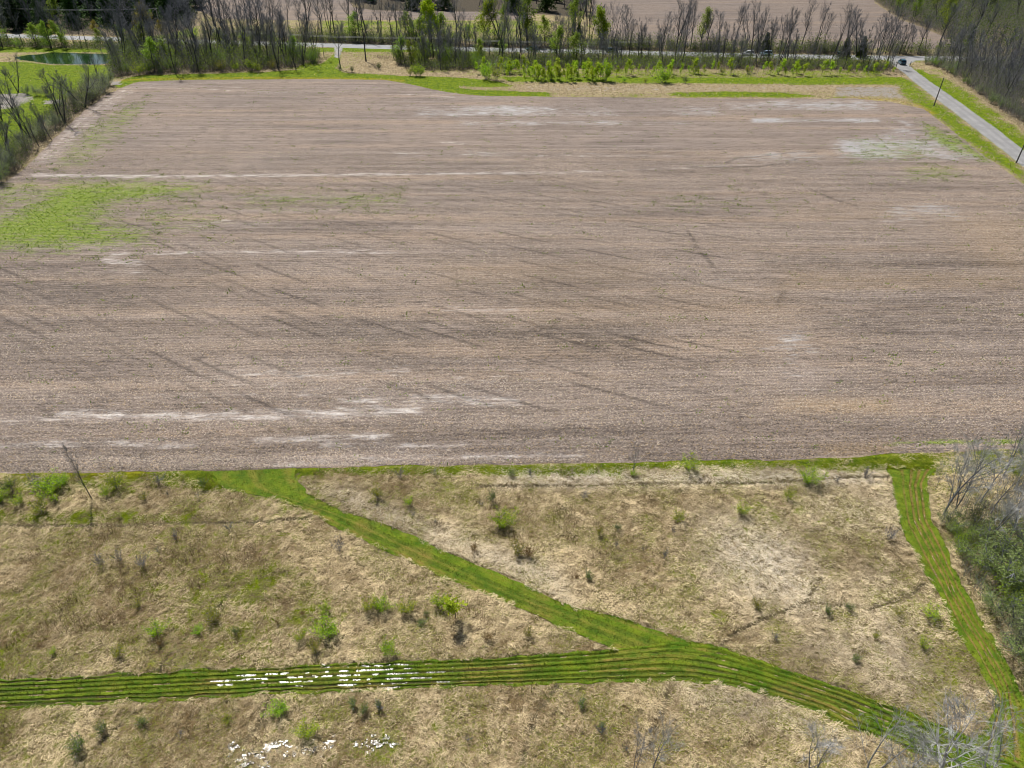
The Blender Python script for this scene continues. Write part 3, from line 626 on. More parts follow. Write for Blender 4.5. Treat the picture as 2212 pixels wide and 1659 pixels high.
# matted grass lies in swirling tufts
cell = 0.45
jx, jy = px + 0.6 * (fbm(px, py, 51, 2) - 0.5), py + 0.6 * (fbm(px, py, 52, 2) - 0.5)
tuft = hash2(np.floor(jx / cell), np.floor(jy / cell), 12)
base = -0.55 + 2.6 * (fbm(px / 16, py / 16, 44, 3) - 0.5) - 0.9 * sstep(-30, 50, px)
ang = base + (tuft - 0.5) * 2.0 + 1.6 * (fbm(px / 1.7, py / 1.7, 45, 3) - 0.5) * 2 + rng.normal(0, 0.65, n)
elev = np.clip(rng.normal(0.38, 0.22, n) + 0.25 * (tuft - 0.5), 0.06, 1.25)
L = rng.uniform(0.16, 0.46, n) * (0.75 + 0.5 * fbm(px / 5, py / 5, 46, 2)); W = rng.uniform(0.016, 0.044, n)
mound = fbm(px / 0.8, py / 0.8, 49, 3)
t1 = np.clip(rng.normal(0.44, 0.24, n) + 1.5 * (fbm(px / 6, py / 6, 47, 4) - 0.5) + 0.55 * (tuft - 0.5) + 0.8 * (mound - 0.5), 0, 1)
C = mixc((0.23, 0.165, 0.070), (0.90, 0.77, 0.49), t1)
bl = np.zeros(n)
for p, s, sf in [([(1560, 1150), (1650, 1150), (1720, 1210), (1740, 1290), (1640, 1270), (1570, 1230)], 0.95, 7), (rect(1080, 1018, 1900, 1048), 0.75, 2), ([(640, 1060), (680, 1058), (760, 1100), (850, 1140), (1000, 1200), (1150, 1265), (1230, 1300), (1200, 1230), (900, 1120), (760, 1060)], 0.55, 2.5), (rect(1740, 1060, 1930, 1150), 0.4, 5), ([(1480, 1485), (1640, 1510), (1800, 1590), (1700, 1560), (1500, 1520)], 0.5, 3), ([(1900, 1200), (2150, 1590), (1960, 1540), (1800, 1450), (1700, 1400)], 0.3, 5)]:
    bl = np.maximum(bl, s * blob(p, px, py, sf))
C = mixc(C, (0.95, 0.89, 0.76), np.clip(1.2 * bl, 0, 1) * np.clip(0.45 + 0.6 * rng.random(n), 0, 1))
brn = np.zeros(n)
for p, s, sf in [([(300, 1130), (640, 1120), (760, 1230), (560, 1300), (250, 1230)], 0.3, 6), (rect(1280, 1160, 1440, 1260), 0.4, 5), (rect(0, 1210, 500, 1420), 0.22, 8), (rect(850, 1510, 1500, 1700), 0.3, 6)]:
    brn = np.maximum(brn, s * blob(p, px, py, sf))
C = mixc(C, (0.26, 0.16, 0.070), brn * rng.random(n))
gprob = np.clip(gm['green'] * 0.95 + 1.9 * (fbm(px / 2.4, py / 2.4, 48, 5) - 0.50), 0.05, 1)
isg = rng.random(n) < gprob * (1 - 0.7 * bl)
gc = mixc((0.10, 0.140, 0.004), (0.36, 0.40, 0.035), rng.random(n))
C = np.where(isg[:, None], gc, C)
L = np.where(isg, L * 0.6, L); elev = np.where(isg, elev + 0.3, elev)
blades('dry_grass', '', px, py, ang, elev, L, W, C, z0=0.62 * np.clip(mound - 0.28, 0, 1))

# dead flower stalks standing in loose groups over the matted grass
n = 260000
qx, qy = rng.uniform(-75, 85, n), rng.uniform(17, 72, n)
k = in_view(qx, qy) & (path_dist(qx, qy) > 0.3) & (sdf_poly(FIELDW, qx, qy) > 0.6) & (fbm(qx / 2.0, qy / 2.0, 66, 3) + 0.35 * fbm(qx / 15, qy / 15, 67, 2) > 0.87)
qx, qy = qx[k], qy[k]; n = len(qx)
blades('dead_stalks', '', qx, qy, rng.uniform(0, 6.28, n), rng.uniform(0.9, 1.5, n), rng.uniform(0.4, 1.1, n), rng.uniform(0.015, 0.035, n), mixc((0.07, 0.045, 0.025), (0.26, 0.17, 0.085), rng.random(n)), z0=0.05)

# short grass on the mown paths
n = 520000
px, py = rng.uniform(-75, 85, n), rng.uniform(17, 72, n); k = in_view(px, py); px, py = px[k], py[k]
pd = path_dist(px, py); k = pd + 1.4 * (fbm(px / 0.8, py / 0.8, 6, 3) - 0.5) < 0.15; px, py, pd = px[k], py[k], pd[k]; n = len(px)
def s_across(A, B, x, y):
    a, b_ = dist_line(gs(A), x, y), dist_line(gs(B), x, y); return a / (a + b_ + 1e-6)
sm = s_across(MAIN_A, MAIN_B, px, py); im = sdf_poly(PATHW[0], px, py) < 0.1
sr = s_across(RIGHT_A, RIGHT_B, px, py); ir = sdf_poly(PATHW[2], px, py) < 0.1
at, dz = main_fn(sm, sm, px, py); rut = np.where(im, at['rut'], 0); brn = np.where(im, at['brown'], 0); zz = np.where(im, 0.02 + dz, 0.03)
at2, _ = right_fn(sr, sr, px, py); k2 = ir & ~im; rut = np.where(k2, at2['rut'], rut); brn = np.where(k2, at2['brown'], brn)
k3 = ~im & ~ir; sd_ = s_across(DIAG_A, DIAG_B, px, py); at3, _ = diag_fn(sd_, sd_, px, py); brn = np.where(k3, at3['brown'], brn); drk = np.where(k3, 2 * at3['rut'], 0)
keep = rng.random(n) > 0.95 * rut * (im | ir)
px, py, rut, brn, zz, drk, im = px[keep], py[keep], rut[keep], brn[keep], zz[keep], drk[keep], im[keep]; n = len(px)
t = np.clip(rng.normal(0.45, 0.25, n) + 1.4 * (fbm(px / 2.2, py / 2.2, 71, 4) - 0.5), 0, 1)
C = mixc((0.048, 0.082, 0.002), (0.235, 0.245, 0.012), t)
C = mixc(C, (0.25, 0.19, 0.035), np.clip(brn * 0.8, 0, 1) * rng.random(n)); C = mixc(C, (0.035, 0.090, 0.002), np.clip(drk, 0, 0.9))
blades('mown_grass', '', px, py, rng.uniform(0, 6.28, n), rng.uniform(0.5, 1.3, n), rng.uniform(0.10, 0.24, n), rng.uniform(0.03, 0.07, n), C, z0=zz)

# rough grass along the far margins and verges
n = 420000
px, py = rng.uniform(-190, 240, n), rng.uniform(72, 360, n); k = in_view(px, py, 20); px, py = px[k], py[k]
fd = sdf_poly(FIELDW, px, py); rd = dist_line(RC, px, py); gd = sdf_poly(gs(GRAVEL_A + GRAVEL_B[::-1]), px, py); po = sdf_poly(gs(PONDP), px, py)
k = (fd > 0.3) & (rd > 4.7) & (gd > 0.3) & (po > 0.5) & (sdf_poly(gs(FARF2), px, py) > 0.5) & (sdf_poly(gs(FARF1), px, py) > 0.5); px, py = px[k], py[k]; n = len(px)
gm = ground_masks(px, py); gp = np.clip(gm['green'] + 0.9 * (fbm(px / 4, py / 4, 81, 3) - 0.5), 0.04, 0.98); isg = rng.random(n) < gp
keep = (rng.random(n) > gm['grey'] * 1.1) & (~isg | (rng.random(n) < 0.6)); px, py, isg = px[keep], py[keep], isg[keep]; n = len(px)
C = mixc((0.24, 0.17, 0.085), (0.66, 0.56, 0.39), rng.random(n))
gc = mixc((0.080, 0.150, 0.002), (0.26, 0.33, 0.006), np.clip(rng.random(n) * 0.7 + 0.5 * fbm(px / 6, py / 6, 83, 3), 0, 1))
C = np.where(isg[:, None], gc, C)
blades('rough_grass', '', px, py, rng.uniform(0, 6.28, n), np.where(isg, rng.uniform(0.5, 1.3, n), rng.uniform(0.1, 0.9, n)), np.where(isg, rng.uniform(0.15, 0.4, n), rng.uniform(0.5, 1.2, n)), rng.uniform(0.06, 0.16, n), C)

# weeds sprouting on the field
n = 520000
px, py = rng.uniform(-150, 170, n), rng.uniform(60, 250, n); k = in_view(px, py, 20) & (sdf_poly(FIELDW, px, py) < 0); px, py = px[k], py[k]
fm = field_masks(px, py); gp = np.clip(2.4 * (fm['green'] + 2.2 * (fbm(px / 2.0, py / 1.5, 91, 4) - 0.5) - 0.36), 0, 1)
k = rng.random(len(px)) < gp; px, py = px[k], py[k]; n = len(px)
C = mixc((0.065, 0.130, 0.002), (0.20, 0.27, 0.006), rng.random(n))
blades('field_weeds', '', px, py, rng.uniform(0, 6.28, n), rng.uniform(0.4, 1.2, n), rng.uniform(0.15, 0.35, n), rng.uniform(0.08, 0.18, n), C, z0=0.03)

# straw litter and clods on the rows of the field
n = 800000
px, py = rng.uniform(-120, 140, n), 60 + 120 * rng.random(n) ** 1.5; k = in_view(px, py, 20) & (sdf_poly(FIELDW, px, py) < -0.2); px, py = px[k], py[k]; n = len(px)
t = np.clip(rng.random(n) * 1.2 - 0.08 + 1.3 * (fbm(px / 30, py / 2.6, 95, 3) - 0.5) + 0.5 * (fbm(px / 9, py / 3, 96, 3) - 0.5), 0, 1)
C = mixc((0.060, 0.047, 0.042), (0.58, 0.485, 0.405), t); C = mixc(C, (0.55, 0.36, 0.15), 0.5 * (rng.random(n) < 0.15))
fm = field_masks(px, py); drk = np.clip(1.0 * fm['diag'] + 0.55 * fm['dark'] * sstep(0.35, 0.6, fbm(px / 4, py / 1.2, 97, 3)), 0, 1)
C = C * (1 - 0.80 * drk[:, None]); C = mixc(C, (0.66, 0.61, 0.57), np.clip(fm['pale'] * 1.0 - 0.15, 0, .8) * rng.random(n))
k = rng.random(n) > np.clip(0.9 * fm['green'] + 1.0 * fm['wet_sheen'] + 0.75 * np.clip(fm['pale'] * 1.4 - 0.3, 0, 1), 0, .95); px, py, C = px[k], py[k], C[k]; n = len(px)
blades('straw_litter', '', px, py, -ROWROT + rng.normal(0, 0.8, n) + math.pi * (rng.random(n) < 0.5), rng.uniform(0.02, 0.6, n), rng.uniform(0.10, 0.34, n), rng.uniform(0.04, 0.10, n), C, z0=0.03)

# ------------------------------------------------------------------ plant prototypes
def rot_about(d, ax, a):
    return d * math.cos(a) + np.cross(ax, d) * math.sin(a) + ax * np.dot(ax, d) * (1 - math.cos(a))
def grow(seed, H, r0, crown_from=0.3, spread=0.75, n1=16, n2=5, n3=4, fork=1, upness=0.35, thick=1.0, l1f=0.5):
    """Branch skeleton: arrays of p0, p1, r0, r1, level."""
    rr = np.random.default_rng(seed); seg = []; tips = []
    def walk(p, d, L, ra, rb, lev, nseg, curl, up):
        pts = [p]; dirs = [d]
        for k in range(nseg):
            d = d + rr.normal(0, curl, 3) + np.array([0, 0, up]); d /= np.linalg.norm(d)
            q = p + d * (L / nseg); a = ra + (rb - ra) * k / nseg; b = ra + (rb - ra) * (k + 1) / nseg
            seg.append((p, q, a, b, lev)); p = q; pts.append(p); dirs.append(d)
        return pts, dirs
    def pick(pts, dirs, t):
        f = t * (len(pts) - 1); i = min(int(f), len(pts) - 2); w = f - i
        return pts[i] * (1 - w) + pts[i + 1] * w, dirs[i + 1]
    def child(d, a):
        r = rr.normal(0, 1, 3); ax = np.cross(d, r); ax /= np.linalg.norm(ax); return rot_about(d, ax, a)
    stems = []
    for f in range(fork):
        d = np.array([rr.normal(0, 0.05 + 0.16 * (fork > 1)), rr.normal(0, 0.05 + 0.16 * (fork > 1)), 1.0]); d /= np.linalg.norm(d)
        h = H * (1 if f == 0 else rr.uniform(0.75, 0.97))
        stems.append((walk(np.array([0.12 * f, 0.08 * f, -0.1]), d, h, r0 / math.sqrt(fork), 0.012 * thick + r0 * 0.06, 0, 9, 0.055, 0.02), h))
    for (pts, dirs), h in stems:
        m = max(3, n1 // fork)
        for k in range(m):
            t = crown_from + (1 - crown_from) * (k + rr.random()) / m; t = min(t, 0.99)
            p, d = pick(pts, dirs, t); rel = (t - crown_from) / (1 - crown_from)
            L = h * l1f * (1 - 0.72 * rel) * rr.uniform(0.65, 1.15) * min(1, 0.55 + rel * 3)
            ra = max(0.02 * thick, r0 / math.sqrt(fork) * (1 - 0.9 * t) * 0.55)
            p1, d1 = walk(p, child(d, spread * rr.uniform(0.7, 1.25)), L, ra, 0.012 * thick, 1, 5, 0.13, upness * 0.3)
            for j in range(n2):
                t2 = rr.uniform(0.25, 1.0); p, d = pick(p1, d1, t2); L2 = L * rr.uniform(0.25, 0.55) * (1.15 - 0.5 * t2)
                p2, d2 = walk(p, child(d, rr.uniform(0.4, 0.95)), L2, max(0.013 * thick, ra * 0.45 * (1 - t2 * 0.5)), 0.008 * thick, 2, 3, 0.18, upness * 0.3)
                tips.append(p2[-1])
                for i3 in range(n3):
                    t3 = rr.uniform(0.2, 1.0); p, d = pick(p2, d2, t3); L3 = max(0.35, L2 * rr.uniform(0.3, 0.65))
                    p3, _ = walk(p, child(d, rr.uniform(0.35, 0.9)), L3, 0.011 * thick, 0.006 * thick, 3, 2, 0.2, upness * 0.2)
                    tips.append(p3[-1]); tips.append((p3[0] + p3[-1]) / 2)
    P0 = np.array([s[0] for s in seg]); P1 = np.array([s[1] for s in seg]); ra = np.array([s[2] for s in seg]); rb = np.array([s[3] for s in seg]); lv = np.array([s[4] for s in seg])
    return P0, P1, ra, rb, lv, np.array(tips)
def branch_mesh(name, sk, sel, mat, sides):
    P0, P1, ra, rb, lv, _ = sk; k = sel(lv)
    V, Q = prisms(P0[k], P1[k], ra[k], rb[k], sides); return mesh_np(name, V, Q, mat)
def leaf_mesh(name, C, size, seed, c0, c1, mat, clump=None, topbias=None):
    rr = np.random.default_rng(seed); n = len(C)
    nrm = rr.normal(0, 1, (n, 3)); nrm[:, 2] = np.abs(nrm[:, 2]) + 0.3; nrm /= np.linalg.norm(nrm, axis=1, keepdims=True)
    a = np.cross(nrm, rr.normal(0, 1, (n, 3))); a /= np.linalg.norm(a, axis=1, keepdims=True); b = np.cross(nrm, a)
    s = size * rr.uniform(0.6, 1.4, n)[:, None]
    V = np.stack([C - a * s, C + b * s * 0.55, C + a * s, C - b * s * 0.55], 1).reshape(-1, 3)
    Q = np.arange(n * 4).reshape(-1, 4)
    t = np.clip(rr.random(n) * 0.7 + 0.55 * (np.sin(C[:, 0] * 2.1 + seed) * np.sin(C[:, 1] * 1.7 + 2) * np.sin(C[:, 2] * 1.9) * 0.5 + 0.25), 0, 1)
    return mesh_np(name, V, Q, mat, {'col': np.repeat(mixc(c0, c1, t), 4, 0)})
def around(P, n, sd, seed):
    rr = np.random.default_rng(seed); return P[rr.integers(0, len(P), n)] + rr.normal(0, sd, (n, 3))

PROTO = {}
def proto(key, *parts): PROTO.setdefault(key, []).append(parts)
lo, hi = (lambda l: l <= 1), (lambda l: l >= 2)
# tall bare trees (unit: 18 m)
for s in range(7):
    sk = grow(100 + s, 18, 0.34, 0.30 + 0.07 * (s % 3), 0.62 + 0.08 * (s % 4), 13, 10, 8, fork=1 + (s % 3 == 1) + 2 * (s == 5), thick=1.5, l1f=0.56, upness=0.5)
    proto('bare', ('trunk', branch_mesh('trunk', sk, lo, M['bark'], 5)), ('crown', branch_mesh('crown', sk, hi, M['twig'], 3)))
# hedgerow trees: vase shaped
for s in range(4):
    sk = grow(140 + s, 18, 0.46, 0.30, 0.55, 16, 8, 7, fork=2 + s % 2, thick=2.4, l1f=0.5)
    proto('vase', ('trunk', branch_mesh('trunk', sk, lo, M['bark'], 6)), ('crown', branch_mesh('crown', sk, hi, M['twig'], 3)))
# slender wood trees (11 m)
for s in range(6):
    sk = grow(180 + s, 11, 0.16, 0.18, 0.5, 14, 7, 6, thick=1.4, l1f=0.40, fork=1 + (s % 2), upness=0.45)
    proto('slender', ('trunk', branch_mesh('trunk', sk, lo, M['midbark'], 4)), ('crown', branch_mesh('crown', sk, hi, M['twig'], 3)))
# pale trees lit against the ground (10 m)
for s in range(4):
    sk = grow(220 + s, 10, 0.14, 0.28, 0.75, 15, 8, 7, thick=1.0, l1f=0.58, fork=1 + (s % 2))
    proto('pale', ('trunk', branch_mesh('trunk', sk, lo, M['palebark'] if s > 1 else M['twig'], 6)), ('crown', branch_mesh('crown', sk, hi, M['palebark'], 3)))
# slim saplings, some just in leaf (5 m)
for s in range(4):
    sk = grow(260 + s, 5, 0.045, 0.25, 0.4, 9, 3, 2, thick=1.3, l1f=0.3)
    proto('sapling', ('trunk', branch_mesh('trunk', sk, lo, M['palebark'], 4)), ('crown', branch_mesh('crown', sk, hi, M['palebark'], 3)))
for s in range(4):
    sk = grow(270 + s, 5, 0.045, 0.2, 0.4, 10, 3, 2, thick=1.3, l1f=0.32)
    proto('leafsapling', ('trunk', branch_mesh('trunk', sk, lo, M['bark'], 4)), ('crown', leaf_mesh('crown', around(sk[5], 430, 0.26, s), 0.16, s, (0.20, 0.33, 0.006), (0.50, 0.62, 0.03), M['leaf'])))
# leafing trees (16 m)
LEAFC = [((0.20, 0.33, 0.004), (0.48, 0.60, 0.012)), ((0.17, 0.29, 0.006), (0.40, 0.52, 0.015)), ((0.14, 0.19, 0.03), (0.30, 0.35, 0.07)), ((0.19, 0.16, 0.02), (0.34, 0.30, 0.04)), ((0.13, 0.21, 0.012), (0.31, 0.41, 0.04))]
for s in range(5):
    sk = grow(300 + s, 16, 0.28, 0.14, 0.85, 22, 6, 4, thick=1.8, l1f=0.50 if s < 2 else 0.48, upness=0.5)
    proto('leafing', ('trunk', branch_mesh('trunk', sk, lo, M['bark'], 6)), ('crown', leaf_mesh('crown', around(sk[5], (6500, 5200, 3000, 3000, 2300)[s], 0.6, s), 0.27, s, *LEAFC[s], M['leaf'])))
# conifers (17 m)
def conifer(seed, H, rad, c0, c1, ragged):
    rr = np.random.default_rng(seed); sk0 = [np.array([0, 0, -0.1]), np.array([0, 0, H])]
    V, Q = prisms(np.array([[0, 0, -0.1], [0, 0, H * 0.5]]), np.array([[0, 0, H * 0.5], [0, 0, H]]), np.array([0.22, 0.12]), np.array([0.12, 0.02]), 6)
    tr = mesh_np('trunk', V, Q, M['bark']); C = []
    z = H * 0.08
    while z < H * 0.99:
        f = 1 - z / H; rmax = rad * (f ** 0.8) + 0.15
        for k in range(9):
            a = rr.uniform(0, 6.283); L = rmax * rr.uniform(1 - ragged, 1.1); m = max(5, int(L * 12))
            t = rr.uniform(0.1, 1, m); P = np.stack([np.cos(a) * t * L, np.sin(a) * t * L, z - 0.28 * t * L + 0 * t], 1) + rr.normal(0, 0.16, (m, 3))
            C.append(P)
        z += H * 0.026
    return tr, leaf_mesh('crown', np.concatenate(C), 0.26, seed, c0, c1, M['needle'])
for s, (c0, c1) in enumerate([((0.015, 0.045, 0.006), (0.07, 0.14, 0.015)), ((0.016, 0.048, 0.012), (0.08, 0.15, 0.025)), ((0.012, 0.030, 0.010), (0.045, 0.08, 0.022)), ((0.03, 0.05, 0.008), (0.10, 0.12, 0.02))]):
    t_, c_ = conifer(400 + s, 17 if s < 3 else 6, (4.6, 5.2, 4.2, 1.7)[s], c0, c1, 0.45); proto('conifer' if s < 3 else 'cedar', ('trunk', t_), ('crown', c_))
# shrubs (2 m)
def shrub(seed, c0, c1, nl, leaf, wide=1.0, tall=2.0, twm='twig'):
    rr = np.random.default_rng(seed); P0, P1 = [], []; tips = []
    for k in range(16):
        a = rr.uniform(0, 6.283); sp = rr.uniform(0.1, 0.55) * wide; p = np.array([rr.normal(0, .08), rr.normal(0, .08), -0.03]); d = np.array([math.cos(a) * sp, math.sin(a) * sp, 1.0]); d /= np.linalg.norm(d); L = tall * rr.uniform(0.6, 1.05)
        for j in range(4):
            d = d + rr.normal(0, 0.13, 3); d /= np.linalg.norm(d); q = p + d * L / 4; P0.append(p); P1.append(q); p = q
            if j > 0:
                for i4 in range(3):
                    e = d + rr.normal(0, 0.55, 3); e /= np.linalg.norm(e); e_ = p + e * L * 0.2 * rr.uniform(.5, 1.3); P0.append(p); P1.append(e_); tips.append(e_)
                tips.append(p)
    P0, P1 = np.array(P0), np.array(P1); V, Q = prisms(P0, P1, np.full(len(P0), 0.014), np.full(len(P0), 0.008), 3)
    st = mesh_np('stems', V, Q, M[twm])
    if not nl: return (('stems', st),)
    return (('stems', st), ('foliage', leaf_mesh('foliage', around(np.array(tips), nl, 0.12, seed), leaf, seed, c0, c1, M['leaf'])))
SHC = [((0.17, 0.33, 0.008), (0.45, 0.62, 0.03)), ((0.20, 0.31, 0.01), (0.48, 0.55, 0.035)), ((0.09, 0.15, 0.02), (0.22, 0.28, 0.06)), ((0.17, 0.19, 0.01), (0.36, 0.36, 0.03))]
for s in range(4):
    proto('greenshrub', *shrub(500 + s, *SHC[s], (1300, 900, 600, 700)[s], 0.07, 1.25, 1.9))
for s in range(3): proto('bareshrub', *shrub(520 + s, None, None, 0, 0, 0.9, 1.6))
for s in range(2): proto('brownshrub', *shrub(530 + s, (0.16, 0.10, 0.03), (0.30, 0.20, 0.07), 160, 0.06, 0.8, 1.6, 'browntwig'))
for s in range(3): proto('bigshrub', *shrub(540 + s, ((0.10, 0.14, 0.04), (0.14, 0.17, 0.08), (0.10, 0.175, 0.012))[s], ((0.31, 0.38, 0.13), (0.34, 0.38, 0.20), (0.31, 0.46, 0.03))[s], (4200, 3800, 3600)[s], 0.030, 1.4, 2.0))
UNIT = dict(bare=18, vase=18, slender=11, pale=10, sapling=5, leafsapling=5, leafing=16, conifer=17, cedar=6, greenshrub=2, bareshrub=1.7, brownshrub=1.6, bigshrub=2.1)

PLANTS = []                            # (kind key, name, category, group, zone phrase, x, y, height, proto index, width factor, own label)
def plant(key, name, cat, x, y, h, group, phrase, idx=None, wf=1.0, label=None):
    PLANTS.append(dict(key=key, name=name, cat=cat, x=x, y=y, h=h, group=group, phrase=phrase, idx=prnd.randrange(len(PROTO[key])) if idx is None else idx, wf=wf, label=label))
def plant_px(key, name, cat, px_, py_, group, phrase, top=None, h=None, **kw):
    X, Y = g(px_, py_)
    plant(key, name, cat, X, Y, h if h else height_to(px_, py_, top), group, phrase, **kw)
def scatter(poly, n, mind, avoid=None):
    P = gs(poly); out = []; tries = 0
    while len(out) < n and tries < n * 60:
        tries += 1; x, y = prnd.uniform(P[:, 0].min(), P[:, 0].max()), prnd.uniform(P[:, 1].min(), P[:, 1].max())
        a = np.array([x]); b = np.array([y])
        if sdf_poly(P, a, b)[0] > 0: continue
        if dist_line(RC, a, b)[0] < 6.0: continue
        if any((x - p) ** 2 + (y - q) ** 2 < mind * mind for p, q in out): continue
        out.append((x, y))
    return out

# ------------------------------------------------------------------ shrubs and small trees of the meadow
def many(key, name, cat, group, phrase, rows):
    k_ = 0.66 if 'field' not in group else 1.0
    for r in rows: plant_px(key, name, cat, r[0], r[1], group, phrase, h=r[2] * k_, idx=r[3] if len(r) > 3 else None, wf=r[4] if len(r) > 4 else 1.0, label=r[5] if len(r) > 5 else None)
Z1, Z2, Z3, Z4 = 'in the corner left of the diagonal path', 'in the dry grass right of the diagonal path', 'in the dry triangle between the two mown paths', 'in the dry grass below the wide mown path'
many('greenshrub', 'green_shrub', 'shrub', 'leafing shrubs left of the diagonal path', 'leafing green shrub ' + Z1,
     [(27, 1064, 3.0, 2), (7, 1082, 2.6, 0), (110, 1068, 3.2, 0, 1.3), (90, 1107, 2.6, 1), (253, 1054, 3.3, 1, .8), (230, 1074, 2.0, 1, .8), (312, 1082, 1.6, 3), (440, 1053, 2.2, 2, .7), (45, 1090, 2.2, 1), (395, 1040, 1.2, 3), (135, 1050, 2.4, 0)])
many('bareshrub', 'bare_shrub', 'shrub', 'bare shrubs left of the diagonal path', 'leafless grey shrub ' + Z1,
     [(80, 1057, 3.2), (343, 1047, 2.6), (497, 1146, 1.8), (380, 1166, 1.8), (220, 1222, 2.4), (260, 1212, 2.2), (310, 1226, 2.6), (733, 1190, 2.6), (365, 1070, 1.2), (430, 1075, 1.2), (345, 1195, 1.2)])
plant_px('slender', 'bare_tree', 'tree', 200, 1080, 'lone bare trees of the meadow', '', top=962, idx=2, wf=.5, label='dark leaning bare tree standing alone at the left field edge')
many('greenshrub', 'green_shrub', 'shrub', 'leafing shrubs right of the diagonal path', 'green shrub ' + Z2,
     [(1104, 1029, 1.6, 2), (1488, 1016, 3.0, 1, 1, 'feathery green shrub overlapping the near edge of the bare field'), (817, 1076, 2.2, 3), (884, 1093, 1.9, 1, .8), (1065, 1086, 2.8, 2, .6), (1089, 1136, 2.8, 0, 1.15, 'round bright green bush alone mid meadow below the field'),
      (1120, 1199, 2.4, 3), (1270, 1253, 1.7, 2), (1294, 1156, 1.8, 3, .7), (1334, 1146, 1.4, 2), (1464, 1126, 2.0, 1), (1747, 1044, 2.9, 0, 1.1, 'rounded bright green bush on the ditch line by the field'), (1702, 1079, 2.1, 1, .7), (1602, 1113, 2.3, 1), (1635, 1317, 1.8, 3),
      (1785, 1327, 1.5, 2), (1832, 1320, 1.5, 2), (2008, 1334, 2.0, 1, 1.2), (1888, 1380, 1.6, 3, .7), (1992, 1398, 1.6, 1), (1845, 1428, 1.4, 2), (1938, 1330, 1.1, 3), (1368, 1028, 1.2, 0)])
many('bareshrub', 'bare_shrub', 'shrub', 'bare shrubs right of the diagonal path', 'leafless dark shrub ' + Z2,
     [(865, 1033, 2.0), (937, 1026, 1.6), (1144, 1026, 1.8), (1260, 1076, 1.8), (1434, 1206, 1.8), (1454, 1150, 1.4), (1868, 1033, 2.2), (1808, 1043, 1.6), (1918, 1166, 2.6), (1672, 1380, 1.4), (1040, 1093, 1.2), (895, 1115, 1.1), (940, 1130, 1.0), (1330, 1180, 1.2), (1390, 1190, 1.0)])
many('brownshrub', 'brown_shrub', 'shrub', 'rusty shrubs of the meadow', 'rusty brown shrub ' + Z2, [(1024, 1193, 2.0, 0), (1142, 1206, 2.6, 1), (1245, 1252, 1.3, 0)])
plant_px('pale', 'bare_tree', 'tree', 1367, 1023, 'lone bare trees of the meadow', '', top=962, idx=1, wf=.7, label='thin pale bare tree standing alone on the field edge mid frame')
plant_px('pale', 'bare_tree', 'tree', 2019, 1060, 'lone bare trees of the meadow', '', top=1005, idx=0, wf=.55, label='short slim dark bare tree just right of the right track')
many('greenshrub', 'green_shrub', 'shrub', 'leafing shrubs between the two mown paths', 'leafing green shrub ' + Z3,
     [(343, 1371, 2.2, 0), (257, 1420, 1.9, 3), (117, 1413, 1.1, 1), (463, 1343, 2.2, 3), (430, 1368, 1.3, 0), (510, 1370, 1.3, 2), (707, 1371, 2.7, 0, 1.1), (650, 1383, 1.7, 1), (683, 1407, 1.9, 3), (703, 1324, 1.7, 1), (800, 1318, 2.2, 1), (827, 1317, 2.2, 0),
      (880, 1323, 2.1, 1, 1.2), (950, 1310, 2.4, 1, 1, ), (910, 1353, 1.5, 2), (840, 1411, 2.0, 0), (1140, 1377, 1.7, 3, .8), (300, 1314, 1.3, 3), (920, 1330, 1.0, 2)])
plant_px('leafsapling', 'leafing_tree', 'tree', 984, 1334, 'lone leafing trees of the meadow', '', h=3.3, idx=0, wf=1.3, label='little lime green tree on a thin stem between the two mown paths')
many('brownshrub', 'brown_shrub', 'shrub', 'rusty shrubs of the meadow', 'rusty brown shrub ' + Z3, [(1050, 1381, 1.7, 1), (347, 1394, 1.5, 0), (655, 1330, 1.0, 0), (600, 1345, 1.0, 1)])
many('greenshrub', 'green_shrub', 'shrub', 'leafing shrubs below the wide mown path', 'leafing green shrub ' + Z4,
     [(603, 1541, 2.1, 0), (667, 1590, 2.3, 1, 1.1), (177, 1621, 2.5, 2, 1.1), (227, 1581, 1.8, 2), (310, 1567, 1.6, 2), (493, 1560, 1.2, 1), (1254, 1527, 1.5, 2), (790, 1540, 1.6, 2), (820, 1527, 1.2, 2), (765, 1525, 1.5, 2), (1300, 1573, 1.0, 2)])
many('bareshrub', 'bare_shrub', 'shrub', 'bare shrubs below the wide mown path', 'leafless dark shrub ' + Z4, [(1300, 1587, 1.8), (820, 1530, 1.6), (390, 1590, 1.2), (1010, 1600, 1.1), (1350, 1620, 1.2)])
# pale crowns rising past the lower edge of the picture
for (tx, ty, h, i_, wf_, lb) in [(2108, 1552, 9.5, 2, 1.25, 'widest spreading pale bare tree at the lower right corner'), (1930, 1572, 8.0, 3, 1.0, 'pale bare tree crown at the bottom edge left of the widest one'),
                                (1795, 1588, 7.0, 1, .9, 'fine twiggy pale tree crown at the bottom edge below the wide path'), (1434, 1560, 7.5, 0, .55, 'slim grey tree with one dark stem at the bottom edge mid right'), (1388, 1578, 6.5, 1, .6, 'faint pale twiggy crown at the bottom edge left of the slim dark stem'),
                                (2215, 1585, 8.5, 3, 1.1, 'pale bare tree crown filling the extreme bottom right corner'), (2010, 1600, 7.5, 2, .9, 'pale bare tree crown between its two bigger neighbours at the bottom right')]:
    gx0, gy0 = g(tx, ty); k_ = (CAM_H - h) / CAM_H
    plant('pale', 'bare_tree', 'tree', gx0 * k_, gy0 * k_, h, 'pale bare trees along the bottom edge', '', idx=i_, wf=wf_, label=lb)

